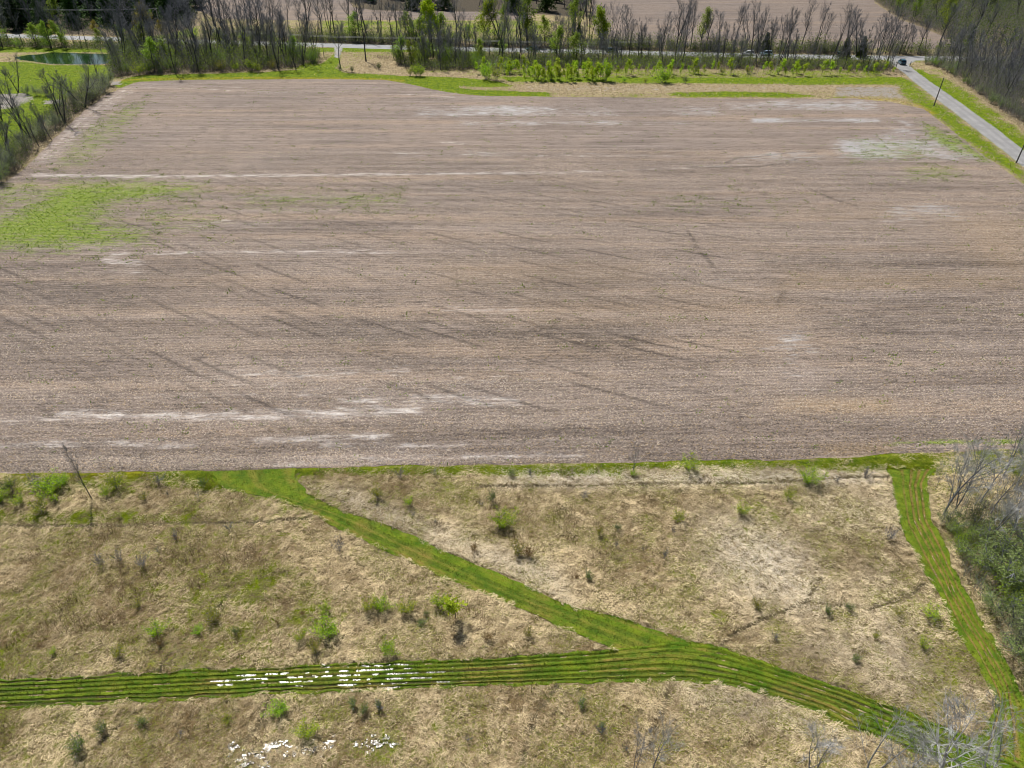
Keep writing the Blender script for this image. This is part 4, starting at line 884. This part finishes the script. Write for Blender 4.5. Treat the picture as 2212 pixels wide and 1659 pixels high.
# ------------------------------------------------------------------ wood at the right front
for (bx, by, top, i_, wf_) in [(2038, 1114, 962, 0, .9), (2062, 1102, 985, 1, .9), (2048, 1090, 975, 3, .8), (2115, 1088, 975, 2, .9), (2132, 1168, 1055, 3, 1.1), (2165, 1032, 905, 1, .8), (2172, 1180, 1070, 2, 1.2), (2212, 1120, 965, 0, 1), (2200, 1215, 1100, 1, 1.1), (2090, 1060, 968, 0, .7), (2190, 1060, 950, 2, .8), (2245, 1190, 1040, 3, 1), (2240, 1060, 930, 1, 1), (2140, 1110, 1010, 0, .8)]:
    plant_px('pale', 'bare_tree', 'tree', bx, by, 'pale bare trees of the right front wood', 'pale leaning bare tree in the wood beside the right track', top=top, idx=i_, wf=wf_)
for (bx, by, h, wf_) in [(2165, 1275, 5.2, 1.3), (2125, 1230, 4.0, 1.2), (2205, 1320, 5.0, 1.2), (2070, 1190, 3.0, 1.1), (2190, 1390, 4.6, 1.2), (2230, 1250, 5.5, 1.2), (2095, 1175, 2.6, 1.1), (2150, 1330, 3.2, 1.1), (2230, 1430, 4.5, 1.2), (2055, 1145, 2.4, 1.1), (2250, 1340, 5.5, 1.3), (2110, 1140, 2.8, 1.2), (2160, 1180, 3.2, 1.2), (2205, 1160, 3.5, 1.2)]:
    plant_px('bigshrub', 'large_shrub', 'shrub', bx, by, 'large dull shrubs of the right front wood', 'large grey green bush in the wood beside the right track', h=h, wf=wf_)

# ------------------------------------------------------------------ hedgerow on the left
for (bx, by, tx, i_, wf_) in [(141, 266, 148, 0, .9), (128, 262, 176, 1, .8), (184, 233, 136, 2, 1.0), (69, 304, 208, 3, .9), (23, 330, 250, 0, .8), (208, 160, 115, 1, .9), (40, 200, 122, 2, .9), (10, 345, 228, 2, .9), (48, 285, 190, 3, .8), (6, 260, 165, 1, 1), (28, 235, 150, 0, .8), (-25, 330, 205, 1, 1), (160, 215, 165, 2, .7), (95, 290, 222, 3, .6)]:
    plant_px('vase', 'bare_tree', 'tree', bx, by, 'tall bare trees of the left hedgerow', 'tall bare tree in the hedgerow left of the field', top=tx, idx=i_, wf=wf_)
for (bx, by, tx) in [(85, 318, 235), (113, 304, 225), (100, 300, 250), (150, 258, 212), (165, 240, 205), (200, 222, 180), (215, 212, 172), (228, 200, 160), (60, 330, 262), (30, 362, 290), (12, 380, 300), (235, 190, 160)]:
    plant_px('slender', 'slender_tree', 'tree', bx, by, 'slender trees of the left hedgerow', 'slender bare tree in the hedgerow left of the field', top=tx, wf=1.0)
for (bx, by, h) in [(225, 200, 6), (205, 212, 6.5), (236, 186, 5), (190, 225, 5), (100, 208, 3.5), (60, 205, 3), (80, 207, 3), (18, 372, 5), (30, 345, 5), (55, 322, 4), (5, 395, 5), (170, 236, 4), (120, 278, 4), (90, 300, 4)]:
    plant_px('bigshrub', 'large_shrub', 'shrub', bx, by, 'dull bushes of the left hedgerow', 'dull grey green bush in the hedgerow left of the field', h=h, idx=prnd.choice([0, 1]), wf=1.1)

# ------------------------------------------------------------------ along the main road
lime = ((931, 97, 8, 0, 1.0, 'tall lime green tree behind the road, the fullest of its row'), (1043, 92, 5, 1, .85, 'second lime green tree behind the road, right of the fullest one'),
        (1137, 98, -5, 4, .9, 'sparse yellow green tree behind the road above the dark blue car'), (1304, 103, 23, 1, .75, 'narrow yellow green tree behind the road in front of the far field'), (1512, 103, 24, 2, .9, 'pale olive budding tree alone before the far field'),
        (1090, 90, 20, 4, .8, 'dull green leafing tree between the lime trees behind the road'), (320, 82, 12, 3, 1.0, 'ochre leafing tree behind the road near the far left pole'), (1240, 88, 5, 4, .9, 'dull green tree at the left corner of the far right field'))
for bx, by, tp, i_, wf_, lb in lime: plant_px('leafing', 'leafing_tree', 'tree', bx, by, 'leafing trees along the road', '', top=tp, idx=i_, wf=wf_, label=lb)
GA, GB, GC, GD = 'bare trees between the pond and the grass track', 'bare trees between the track and the lime tree', 'bare trees before the road mid frame', 'bare trees before the road near the junction'
for (bx, by, tp, i_, wf_, gp) in [(736, 148, 55, 2, .9, 'B'), (791, 133, 5, 0, .8, 'B'), (893, 126, 27, 1, .7, 'B'), (888, 127, 20, 4, .7, 'B'), (700, 120, 78, 3, .6, 'B'), (850, 126, 60, 6, .7, 'B'), (870, 128, 40, 2, .6, 'B'), (560, 140, 62, 5, .8, 'A'), (640, 148, 70, 1, .8, 'A'), (601, 150, 75, 0, .8, 'A'),
        (1459, 123, 12, 0, .9, 'C'), (1478, 122, 14, 6, .8, 'C'), (1620, 131, 12, 0, .7, 'D'), (1632, 129, 33, 3, .7, 'D'), (1681, 131, 39, 6, .6, 'D'), (1700, 131, 24, 2, .7, 'D'), (1797, 129, 15, 4, .7, 'D'), (1822, 127, 24, 0, .7, 'D'), (1850, 124, 21, 1, .8, 'D'), (1912, 116, 39, 2, .8, 'D'), (1893, 118, 38, 3, .7, 'D'),
        (957, 135, 40, 1, .8, 'C'), (990, 138, 48, 5, .8, 'C'), (1010, 130, 30, 4, .8, 'C'), (1210, 130, 45, 2, .6, 'C'), (1238, 132, 38, 6, .7, 'C'), (1340, 128, 40, 5, .7, 'C'), (1385, 130, 42, 1, .7, 'C'), (1560, 130, 50, 3, .7, 'D'), (1076, 128, 20, 1, .8, 'C'), (1100, 126, 10, 0, .7, 'C')]:
    G_, ph = {'A': (GA, 'bare tree in the row between the pond and the grass track'), 'B': (GB, 'bare tree between the grass track and the lime green tree'), 'C': (GC, 'bare tree on the near side of the road mid frame'), 'D': (GD, 'bare tree on the near side of the road before the junction')}[gp]
    plant_px('bare', 'bare_tree', 'tree', bx, by, G_, ph, top=tp, idx=i_, wf=wf_)
T1 = [(240, 168), (300, 160), (400, 158), (560, 152), (640, 146), (688, 136), (690, 122), (600, 112), (480, 106), (360, 101), (290, 98), (240, 122)]
T2 = [(855, 138), (900, 152), (1040, 152), (1120, 148), (1300, 148), (1600, 150), (1900, 154), (1930, 148), (1925, 141), (1700, 133), (1300, 124), (1040, 118), (900, 118)]
T3 = [(440, 90), (620, 92), (780, 96), (930, 101), (1040, 103), (1300, 108), (1587, 115), (1941, 121), (2100, 122), (2080, 113), (1700, 107), (1300, 100), (940, 93), (720, 86), (440, 76)]
T7 = [(-60, 90), (0, 90), (140, 93), (290, 100), (270, 110), (140, 106), (0, 103), (-60, 103)]
def scat(key, name, cat, poly, n_, mind, h0, h1, group, phrase, wf=(.8, 1.1), **kw):
    for x, y in scatter(poly, n_, mind): plant(key, name, cat, x, y, prnd.uniform(h0, h1), group, phrase, wf=prnd.uniform(*wf), **kw)
scat('bare', 'bare_tree', 'tree', T1, 38, 3.5, 13, 21, 'grey trees of the copse right of the pond', 'grey bare tree in the dense copse between pond and grass track', (.8, 1.1))
scat('slender', 'slender_tree', 'tree', T1, 60, 2, 8, 14, 'slender trees of the copse right of the pond', 'slender bare tree in the dense copse between pond and grass track')
scat('bigshrub', 'large_shrub', 'shrub', [(450, 128), (560, 120), (690, 118), (690, 138), (640, 146), (560, 150), (450, 152)], 12, 4, 3, 6, 'green bushes left of the grass track', 'mid green bush beside the grass track below the road', idx=2)
scat('bigshrub', 'large_shrub', 'shrub', T1, 18, 4, 3, 5.5, 'dull bushes of the copse right of the pond', 'dull bush in the dense copse between pond and grass track')
scat('bare', 'bare_tree', 'tree', T2, 34, 3.5, 9, 15, 'grey trees of the roadside strip', 'grey bare tree in the thin strip between road and saplings', (.7, 1.0))
scat('slender', 'slender_tree', 'tree', T2, 95, 2, 6, 12, 'slender trees of the roadside strip', 'slender bare tree in the thin strip between road and saplings')
scat('bigshrub', 'large_shrub', 'shrub', [(850, 138), (1020, 152), (1060, 128), (930, 118), (860, 126)], 16, 4, 3, 6.5, 'green bushes right of the grass track', 'dense green bush below the road right of the lone dark tree', idx=2)
scat('bare', 'bare_tree', 'tree', [(440, 72), (760, 86), (940, 94), (1180, 100), (1180, 92), (940, 84), (720, 72), (440, 55)], 32, 5, 13, 22, 'tall bare trees behind the road on the left', 'tall bare tree behind the road before the far left field', (.8, 1.1))
scat('bare', 'bare_tree', 'tree', [(1180, 100), (1300, 102), (1587, 110), (1941, 117), (2080, 119), (2080, 113), (1700, 106), (1300, 98), (1180, 94)], 34, 5, 9, 17, 'bare trees behind the road on the right', 'bare tree behind the road before the far right field', (.7, 1.0))
scat('slender', 'slender_tree', 'tree', T3, 60, 3, 6, 12, 'slender trees behind the road', 'slender bare tree in the hedge on the far side of the road')
scat('bigshrub', 'large_shrub', 'shrub', T3, 30, 5, 2, 4.5, 'bushes behind the road', 'dull bush in the hedge on the far side of the road')
scat('bare', 'bare_tree', 'tree', T7, 16, 4, 11, 17, 'bare trees between the road and the pond', 'dark bare tree in the row between the road and the pond', (.5, .8))
scat('bigshrub', 'large_shrub', 'shrub', T7, 16, 4, 2, 4, 'bushes between the road and the pond', 'green bush in the row between the road and the pond', idx=2)
for bx, by, tp in [(1652, 113, 72), (1822, 129, 84), (1858, 124, 80), (1250, 80, 50)]: plant_px('cedar', 'cedar_tree', 'tree', bx, by, 'dark cedars along the road', 'dark green cedar beside the road near the junction', top=tp, wf=1.2)
# ------------------------------------------------------------------ woods beyond the road
E1 = [(-140, 70), (0, 70), (150, 74), (290, 78), (360, 74), (420, 56), (428, -10), (380, -30), (-160, -45)]
scat('conifer', 'conifer', 'tree', E1, 90, 5, 15, 23, 'dark conifers of the far left wood', 'dark conifer in the wood behind the road on the left', (1.0, 1.5))
scat('bare', 'bare_tree', 'tree', E1, 34, 5, 13, 19, 'bare trees of the far left wood', 'blue grey bare tree in the wood behind the road on the left', (.8, 1.2))
for bx, by in [(300, 86), (350, 84), (120, 84), (210, 85)]: plant_px('leafing', 'leafing_tree', 'tree', bx, by - 5, 'low leafing trees of the far left wood', 'small yellow leafing tree at the edge of the far left wood', h=6, idx=3)
E2 = [(745, 10), (800, 20), (950, 26), (1150, 28), (1262, 36), (1280, -10), (1290, -60), (735, -60)]
scat('conifer', 'conifer', 'tree', E2, 60, 6, 15, 22, 'dark conifers of the far middle wood', 'dark conifer in the wood at the top middle', (.8, 1.2))
scat('bare', 'bare_tree', 'tree', E2, 24, 6, 10, 17, 'bare trees of the far middle wood', 'bluish bare tree along the dark wood at the top middle', (.8, 1.1))
scat('leafing', 'leafing_tree', 'tree', [(1050, 28), (1150, 30), (1262, 40), (1270, 10), (1050, 5)], 9, 6, 9, 14, 'leafing trees of the far middle wood', 'leafing green tree at the right end of the top middle wood', idx=4)
E3 = [(1230, 84), (1285, 78), (1280, 20), (1262, 22), (1235, 50)]
scat('bare', 'bare_tree', 'tree', E3, 14, 4, 12, 18, 'blue grey trees at the corner of the far right field', 'blue grey bare tree clumped at the left corner of the far right field')
F1 = [(1992, 134), (2035, 148), (2100, 192), (2160, 237), (2230, 282), (2330, 340), (2420, 340), (2420, 137)]
F2 = [(1885, 2), (1940, 38), (2012, 66), (2090, 116), (2460, 122), (2460, -70), (1870, -70)]
scat('slender', 'slender_tree', 'tree', F1, 125, 2.4, 9, 14, 'slender trees of the wood beside the gravel road', 'slender bare tree in the grey wood right of the gravel road', (.8, 1.15))
scat('bigshrub', 'large_shrub', 'shrub', [(1992, 136), (2035, 150), (2100, 194), (2160, 240), (2230, 285), (2230, 262), (2140, 205), (2050, 142)], 26, 3, 1.8, 3.6, 'bushes fronting the wood beside the gravel road', 'dull green bush at the front of the wood right of the gravel road')
scat('bare', 'bare_tree', 'tree', F2, 95, 5, 11, 18, 'grey trees of the far right wood', 'grey bare tree in the wood at the top right', (.8, 1.2))
scat('bigshrub', 'large_shrub', 'shrub', F2, 30, 6, 3, 6, 'bushes of the far right wood', 'green bush among grey trees of the top right wood')
scat('leafing', 'leafing_tree', 'tree', [(1890, 4), (1945, 40), (2040, 78), (2060, 40), (1960, 0)], 10, 7, 8, 13, 'leafing trees of the far right wood', 'leafing green tree at the left edge of the top right wood', idx=4)
scat('conifer', 'conifer', 'tree', [(1960, -10), (2212, 60), (2212, 0), (2000, -40)], 8, 10, 10, 15, 'conifers of the far right wood', 'dark conifer hidden among grey trees at the top right')
plant_px('conifer', 'conifer', 'tree', 2092, 100, 'conifers of the far right wood', '', top=55, idx=1, wf=1.1, label='dark ivy clad evergreen at the point where the far field meets the right wood')
for poly_, n_, gp_, ph_ in [(T1, 9, 'leafing trees of the copse right of the pond', 'fresh green leafing tree in the copse right of the pond'), ([(860, 138), (900, 150), (1040, 150), (1310, 147), (1310, 128), (1040, 121), (900, 120)], 9, 'leafing trees of the roadside strip', 'fresh green leafing tree in the strip between road and saplings'), ([(700, 90), (930, 100), (1300, 107), (1300, 101), (940, 94), (720, 86)], 8, 'leafing trees of the far roadside hedge', 'fresh green leafing tree in the hedge behind the road'),
        (E1, 15, 'leafing trees of the far left wood', 'fresh green tree among conifers of the far left wood'), (T7, 8, 'leafing trees between road and pond', 'fresh green leafing tree between the road and the pond')]:
    scat('leafing', 'leafing_tree', 'tree', poly_, n_, 5, 5, 11, gp_, ph_, (1.1, 1.6), idx=4)
# ------------------------------------------------------------------ saplings and bushes along the top of the field
SAP = [(1010, 152), (1150, 154), (1300, 155), (1640, 157), (1930, 158), (1935, 165), (1700, 166), (1300, 166), (1310, 178), (1140, 178), (1040, 170)]
scat('sapling', 'bare_sapling', 'sapling', SAP, 46, 1.8, 2.5, 6, 'pale saplings above the field', 'pale leafless sapling in the strip along the top of the field')
scat('leafsapling', 'leafing_sapling', 'sapling', SAP, 90, 1.6, 2, 5, 'leafing saplings above the field', 'lime green sapling in the strip along the top of the field', (.9, 1.5))
scat('leafsapling', 'leafing_sapling', 'sapling', [(1145, 178), (1310, 179), (1310, 170), (1145, 168)], 26, 1.5, 3, 5.5, 'dense saplings above the field', 'lime green sapling in the densest clump on the top field edge', (.9, 1.4))
many('greenshrub', 'green_shrub', 'shrub', 'bright bushes along the top of the field', 'bright green bush on the grass along the top of the field',
     [(1050, 172, 5.2, 0, .9), (1072, 174, 4.6, 1, .9), (1100, 158, 4.2, 0, 1.1), (1092, 160, 3, 1), (1308, 176, 6.5, 0, .6), (1430, 179, 4.6, 0, 1), (1438, 178, 3.4, 1), (1480, 180, 2.4, 2), (1347, 178, 1.8, 0), (1394, 180, 1.6, 3), (886, 164, 2.4, 3), (899, 165, 3.2, 1), (907, 165, 3.6, 0), (300, 163, 3.6, 1, 1.1), (325, 158, 3.2, 1), (350, 160, 2.4, 2),
      (380, 160, 1.6, 2), (480, 155, 3.4, 3, 1.2), (545, 153, 3.6, 1, 1.3), (510, 154, 3, 1), (590, 152, 3, 3), (560, 156, 2.6, 1), (818, 150, 2.4, 2), (760, 156, 2, 2), (735, 152, 1.8, 2), (1500, 160, 2.6, 1), (1560, 161, 2.2, 1), (1615, 160, 2.4, 3), (1680, 160, 2.2, 1), (1160, 172, 2.2, 3), (1190, 174, 2.4, 1)])

# ------------------------------------------------------------------ thickets too fine to count (stuff)
def thicket(poly, dens, h0, h1, leaf, c0, c1, l0=(0.05, 0.09, 0.012), l1=(0.17, 0.24, 0.04), lsz=0.12):
    P = gs(poly); area = abs(0.5 * np.sum(P[:, 0] * np.roll(P[:, 1], -1) - P[:, 1] * np.roll(P[:, 0], -1)))
    n = int(area * dens * ((P.max(0) - P.min(0)).prod() / area)); x, y = rng.uniform(P[:, 0].min(), P[:, 0].max(), n), rng.uniform(P[:, 1].min(), P[:, 1].max(), n)
    k = (sdf_poly(P, x, y) + 2.5 * (fbm(x / 3, y / 3, 7, 2) - 0.5) < 0) & (dist_line(RC, x, y) > 5.5) & (fbm(x / 5, y / 5, 19, 3) > 0.36); x, y = x[k], y[k]; n = len(x)
    hh = rng.uniform(h0, h1, n) * (0.6 + 0.8 * fbm(x / 4, y / 4, 23, 2))
    return x, y, hh, leaf, c0, c1, l0, l1, lsz
def build_thickets(name, items):
    bx, by, ba, be, bl_, bw, bc = [], [], [], [], [], [], []; lc, lcol, ls = [], [], []
    for x, y, hh, leaf, c0, c1, l0, l1, lsz in items:
        n = len(x); bx.append(x); by.append(y); ba.append(rng.uniform(0, 6.28, n)); be.append(rng.uniform(0.9, 1.5, n)); bl_.append(hh); bw.append(rng.uniform(0.03, 0.07, n)); bc.append(mixc(c0, c1, rng.random(n)))
        m_ = int(n * leaf); i_ = rng.integers(0, n, m_); z = hh[i_] * rng.uniform(0.25, 0.95, m_)
        lc.append(np.stack([x[i_] + rng.normal(0, .45, m_), y[i_] + rng.normal(0, .45, m_), z], 1)); lcol.append(mixc(l0, l1, np.clip(rng.random(m_) * .6 + .6 * fbm(x[i_] / 4, y[i_] / 4, 29, 2) - .1, 0, 1))); ls.append(np.full(m_, lsz))
    o = blades(name, '', *[np.concatenate(v) for v in (bx, by, ba, be, bl_, bw, bc)])
    C = np.concatenate(lc); c = np.concatenate(lcol); s = np.concatenate(ls)[:, None] * rng.uniform(.6, 1.4, (len(C), 1)); n = len(C)
    nr = rng.normal(0, 1, (n, 3)); nr[:, 2] = abs(nr[:, 2]) + .3; nr /= np.linalg.norm(nr, axis=1, keepdims=True); a = np.cross(nr, rng.normal(0, 1, (n, 3))); a /= np.linalg.norm(a, axis=1, keepdims=True); b = np.cross(nr, a)
    V = np.stack([C - a * s, C + b * s * .6, C + a * s, C - b * s * .6], 1).reshape(-1, 3)
    tag(obj('leaf_undergrowth', mesh_np('leaf_undergrowth', V, np.arange(4 * n).reshape(-1, 4), M['leaf'], {'col': np.repeat(c, 4, 0)})), kind='stuff')
TW0, TW1 = (0.085, 0.080, 0.080), (0.26, 0.245, 0.235)
build_thickets('undergrowth', [
    thicket(T1, 6, 2, 7, 2.4, TW0, TW1, (.06, .11, .01), (.24, .34, .04), lsz=.2), thicket(T2, 11, 1.0, 3.8, 1.8, TW0, TW1, (.06, .11, .01), (.24, .34, .04), lsz=.18), thicket(T3, 11, 1.2, 6.5, 2.0, TW0, TW1, (.06, .11, .01), (.24, .34, .04), lsz=.2), thicket(T7, 4, 1, 3, 3, TW0, TW1, lsz=.2),
    thicket([(0, 392), (40, 366), (100, 306), (150, 266), (205, 219), (240, 190), (228, 168), (195, 176), (150, 205), (100, 250), (40, 300), (-40, 345), (-40, 410)], 7, 1.2, 4.2, 2.2, TW0, (0.19, 0.17, 0.15), lsz=.14),
    thicket(F1, 9, 2.0, 8.0, 1.0, (.10, .098, .10), (0.30, 0.285, 0.27), lsz=.15), thicket(F2, 2.6, 2, 9, 1.6, TW0, TW1, lsz=.25), thicket(E1, 1.0, 1, 4, 1.5, TW0, TW1, (.02, .05, .01), (.09, .14, .03), .25),
    thicket([(2010, 1110), (2040, 1150), (2075, 1215), (2115, 1295), (2165, 1390), (2215, 1470), (2330, 1560), (2400, 1300), (2330, 1050), (2120, 1060), (2050, 1080)], 8, .8, 2.8, 6, (.18, .175, .17), (.42, .41, .38), (.12, .16, .05), (.34, .40, .18), .045),
    thicket([(800, 122), (900, 122), (960, 128), (900, 134), (830, 130)], 5, .6, 1.4, .3, (.12, .085, .07), (.25, .19, .16))])
# stout weeds and dock plants on the wet corner
# ------------------------------------------------------------------ put the plants in
ORD = 'leftmost second third fourth fifth sixth seventh eighth ninth tenth eleventh twelfth thirteenth fourteenth fifteenth sixteenth'.split()
bygroup = {}
for p in PLANTS:
    p['sx'], p['sy'] = sight(p['x'], p['y']); bygroup.setdefault((p['group'], p['key']), []).append(p)
for (gname, key), L_ in bygroup.items():
    un = sorted([p for p in L_ if not p['label']], key=lambda p: p['sx'])
    for i_, p in enumerate(un):
        if len(un) == 1: p['label'] = p['phrase']
        elif len(un) <= 16: p['label'] = (f"{ORD[i_]} {p['phrase']}" if i_ == 0 else ('rightmost ' + p['phrase'] if i_ == len(un) - 1 else f"{p['phrase']}, {ORD[i_]} from the left"))
        else: p['label'] = p['phrase']
        while len(p['label'].split()) > 16: p['label'] = p['label'].replace(' the ', ' ', 1)
for p in PLANTS:
    parts = PROTO[p['key']][p['idx'] % len(PROTO[p['key']])]
    sc = p['h'] / UNIT[p['key']]
    r_ = empty(p['name'], (p['x'], p['y'], 0.0), p['label'], p['cat'], p['group'], prnd.uniform(0, 6.283))
    r_.scale = (sc * p['wf'], sc * p['wf'], sc)
    for pn, me in parts: obj(pn, me, r_)

# ------------------------------------------------------------------ vehicles
def body_mat(c): return plain('car_paint', c, 0.3, 0.25, 0.05, 1.0, 0.8)
def arc_rect(x, w0, z0, z1, w1):       # cross-section ring at length x
    r_ = 0.10
    return [(x, -w0 + r_, z0), (x, w0 - r_, z0), (x, w0, z0 + r_), (x, w0, z0 + (z1 - z0) * 0.62), (x, w1, z1 - 0.03), (x, w1 - 0.08, z1), (x, -w1 + 0.08, z1), (x, -w1, z1 - 0.03), (x, -w0, z0 + (z1 - z0) * 0.62), (x, -w0, z0 + r_)]
def car_meshes():
    b = MB()   # lower body: nose +x
    b.loft([arc_rect(-2.30, .80, .42, .86, .74), arc_rect(-2.22, .90, .32, 1.02, .84), arc_rect(-1.2, .93, .28, 1.06, .88), arc_rect(.9, .93, .28, 1.05, .88), arc_rect(1.2, .93, .28, 1.02, .86), arc_rect(2.05, .90, .30, .92, .80), arc_rect(2.28, .80, .40, .80, .70)])
    rf = MB()
    rf.loft([[(-1.95, -.70, 1.60), (-1.95, .70, 1.60), (-1.90, .66, 1.68), (-1.90, -.66, 1.68)], [(-1.0, -.72, 1.66), (-1.0, .72, 1.66), (-1.0, .66, 1.74), (-1.0, -.66, 1.74)], [(.1, -.72, 1.63), (.1, .72, 1.63), (.1, .66, 1.71), (.1, -.66, 1.71)], [(.45, -.68, 1.52), (.45, .68, 1.52), (.40, .64, 1.58), (.40, -.64, 1.58)]])
    for s_ in (-1, 1):                 # pillars
        for x0, x1 in ((-2.12, -1.93), (-.55, -.52), (1.12, .44)): rf.tube((x0, s_ * .85, 1.03), (x1, s_ * .70, 1.60), .045, .04, 6)
    gl = MB(); gl.loft([[(-2.10, -.83, 1.04), (1.05, -.83, 1.04), (1.05, .83, 1.04), (-2.10, .83, 1.04)], [(-1.90, -.69, 1.61), (.42, -.69, 1.58), (.42, .69, 1.58), (-1.90, .69, 1.61)]])
    wt = MB(); wt.tube((0, -.11, 0), (0, .11, 0), .34, .34, 18); wr = MB(); wr.tube((0, -.12, 0), (0, .12, 0), .21, .21, 12)
    hl = MB(); hl.box((0, 0, 0), (.10, .34, .14)); bm_ = MB(); bm_.box((-2.33, 0, .50), (.10, 1.5, .16)); bm_.box((2.31, 0, .48), (.08, 1.4, .16))
    return b, rf, gl, wt, wr, hl, bm_
_b, _rf, _gl, _wt, _wr, _hl, _bm = car_meshes()
CARM = dict(glass=_gl.mesh('window', M['glass']), tyre=_wt.mesh('tyre', M['rubber'], True), rim=_wr.mesh('rim', M['chrome']), head=_hl.mesh('headlight', M['lampwhite']), tail=_hl.mesh('tail_light', M['lampred']), bump=_bm.mesh('bumper', M['rubber']))
def car(px_, py_, heading, paint, label, z=0.13):
    X, Y = g(px_, py_); r_ = empty('parked_car' if 'stopped' in label else 'car', (X, Y, z), label, 'car', None if 'stopped' in label else 'cars on the road', heading)
    pm = body_mat(paint); obj('body', _b.mesh('body', pm), r_); obj('roof', _rf.mesh('roof', pm), r_); obj('window', CARM['glass'], r_); obj('bumper', CARM['bump'], r_)
    for x in (-1.38, 1.42):
        for s_ in (-1, 1):
            t_ = obj('wheel', CARM['tyre'], r_); t_.location = (x, s_ * .83, .34); obj('rim', CARM['rim'], t_)
    for s_ in (-1, 1):
        h_ = obj('headlight', CARM['head'], r_); h_.location = (2.22, s_ * .60, .74); t_ = obj('tail_light', CARM['tail'], r_); t_.location = (-2.27, s_ * .66, .84)
car(1947, 139, R(90 - 8), (0.010, 0.085, 0.135), 'dark teal car stopped on the gravel road at the open gate', 0.09)
RDIR = math.atan2(RC[150][1] - RC[140][1], RC[150][0] - RC[140][0])
for px_, py_, off, c_, lb in [(935, 104.2, 0, (0.012, 0.03, 0.09), 'dark blue car on the road below the fullest lime green tree'), (1149, 110.5, math.pi, (0.02, 0.09, 0.16), 'dark teal blue car on the road mid frame, between bare trunks'), (1322, 114.5, 0, (0.03, 0.06, 0.09), 'slate blue car on the road below the narrow yellow green tree'),
                              (1615, 120, math.pi, (0.75, 0.75, 0.74), 'white car on the road left of the junction'), (1654, 120.3, math.pi, (0.30, 0.42, 0.52), 'pale blue car on the road just behind the white car'), (1820, 123, 0, (0.02, 0.05, 0.08), 'dark car on the road nearest the junction')]:
    car(px_, py_, RDIR + off, c_, lb)

# ------------------------------------------------------------------ poles, wires, gate, fence posts
def pole(px_, py_, ptop, label, arm, lean=0.0, mat='wood'):
    X, Y = g(px_, py_); h = height_to(px_, py_, ptop); r_ = empty('utility_pole', (X, Y, 0), label, 'utility pole', 'utility poles')
    b = MB(); b.tube((0, 0, -0.2), (lean, 0, h), .17, .12, 10); obj('pole', b.mesh('pole', M[mat], True), r_)
    if arm:
        b = MB(); b.box((lean, 0, h - .5), (.14, 2.4, .16), math.pi / 2 * 0 + 0.0); a_ = obj('crossarm', b.mesh('crossarm', M['palewood']), r_)
        for s_ in (-1.05, -.5, .5, 1.05):
            b = MB(); b.tube((lean, s_, h - .42), (lean, s_, h - .18), .05, .035, 8); obj('insulator', b.mesh('insulator', M['palewood']), a_)
    else:
        b = MB(); b.tube((lean, 0, h), (lean, 0, h + .16), .06, .05, 8); obj('insulator', b.mesh('insulator', M['palewood']), r_)
    return np.array([X, Y, h])
pole(2017, 229, 168, 'plain dark pole beside the gravel road, the one nearer the car', False, .25)
pole(2195, 352, 292, 'plain dark pole beside the gravel road at the right picture edge', False, .25)
p1 = pole(933, 116, 80, 'dark utility pole standing before the fullest lime green tree', True)
p0 = pole(470, 103, 62, 'utility pole half hidden in the copse left of the grass track', True)
p2 = pole(1400, 126, 88, 'utility pole half hidden among bare trunks mid frame', True)
p3 = pole(351, 76, 17, 'tall pale utility pole before the dark conifers at far left', True, 0, 'palewood')
p4 = pole(-40, 62, 12, 'pale utility pole just beyond the left picture edge', True, 0, 'palewood')
def wire(a, b, off, label):
    t = np.linspace(0, 1, 25); P = a[None] * (1 - t[:, None]) + b[None] * t[:, None]; P = P + np.array([0, off, -.2]); P[:, 2] -= 4 * 1.0 * t * (1 - t)
    V, Q = prisms(P[:-1], P[1:], np.full(24, .03), np.full(24, .03), 4); tag(obj('power_line', mesh_np('power_line', V, Q, M['wire'])), label, 'power line', 'power lines')
wire(p0, p1, -1.05, 'pale wire from the copse to the lime tree pole, front strand'); wire(p0, p1, 1.05, 'pale wire from the copse to the lime tree pole, rear strand')
wire(p1, p2, -1.05, 'pale wire running right from the lime tree pole, front strand'); wire(p1, p2, 1.05, 'pale wire running right from the lime tree pole, rear strand')
wire(p4, p3, -1.05, 'pale wire across the dark conifers at far left, front strand'); wire(p4, p3, 1.05, 'pale wire across the dark conifers at far left, rear strand')
def gate(px_, py_, L, ang, label):
    X, Y = g(px_, py_); r_ = empty('farm_gate', (X, Y, 0), label, 'gate', 'open farm gates at the junction', ang)
    b = MB(); b.tube((0, 0, -.2), (0, 0, 1.7), .10, .09, 10); obj('gate_post', b.mesh('gate_post', M['wood'], True), r_)
    b = MB()
    for z in (.35, .7, 1.05, 1.4): b.tube((.15, 0, z), (L, 0, z), .035, .035, 6)
    for x in (.15, L / 2, L): b.tube((x, 0, .35), (x, 0, 1.4), .035, .035, 6)
    b.tube((.15, 0, .35), (L / 2, 0, 1.4), .03, .03, 6); obj('gate_frame', b.mesh('gate_frame', M['steel']), r_)
gate(1936, 144.5, 3.6, R(172), 'open bar gate on the left of the gravel road behind the car'); gate(1965, 144, 2.6, R(60), 'open bar gate on the right of the gravel road behind the car')
for px_, py_, lb in [(689, 121.5, 'weathered fence post left of the grass track, the left one'), (700, 124, 'weathered fence post left of the grass track, the right one')]:
    X, Y = g(px_, py_); b = MB(); b.tube((0, 0, -.2), (.05, 0, 2.0), .10, .09, 8); b.tube((.05, 0, 2.0), (.05, 0, 2.06), .09, .03, 8)
    o = obj('fence_post', b.mesh('fence_post', M['wood'], True)); o.location = (X, Y, 0); tag(o, lb, 'fence post', 'old fence posts')
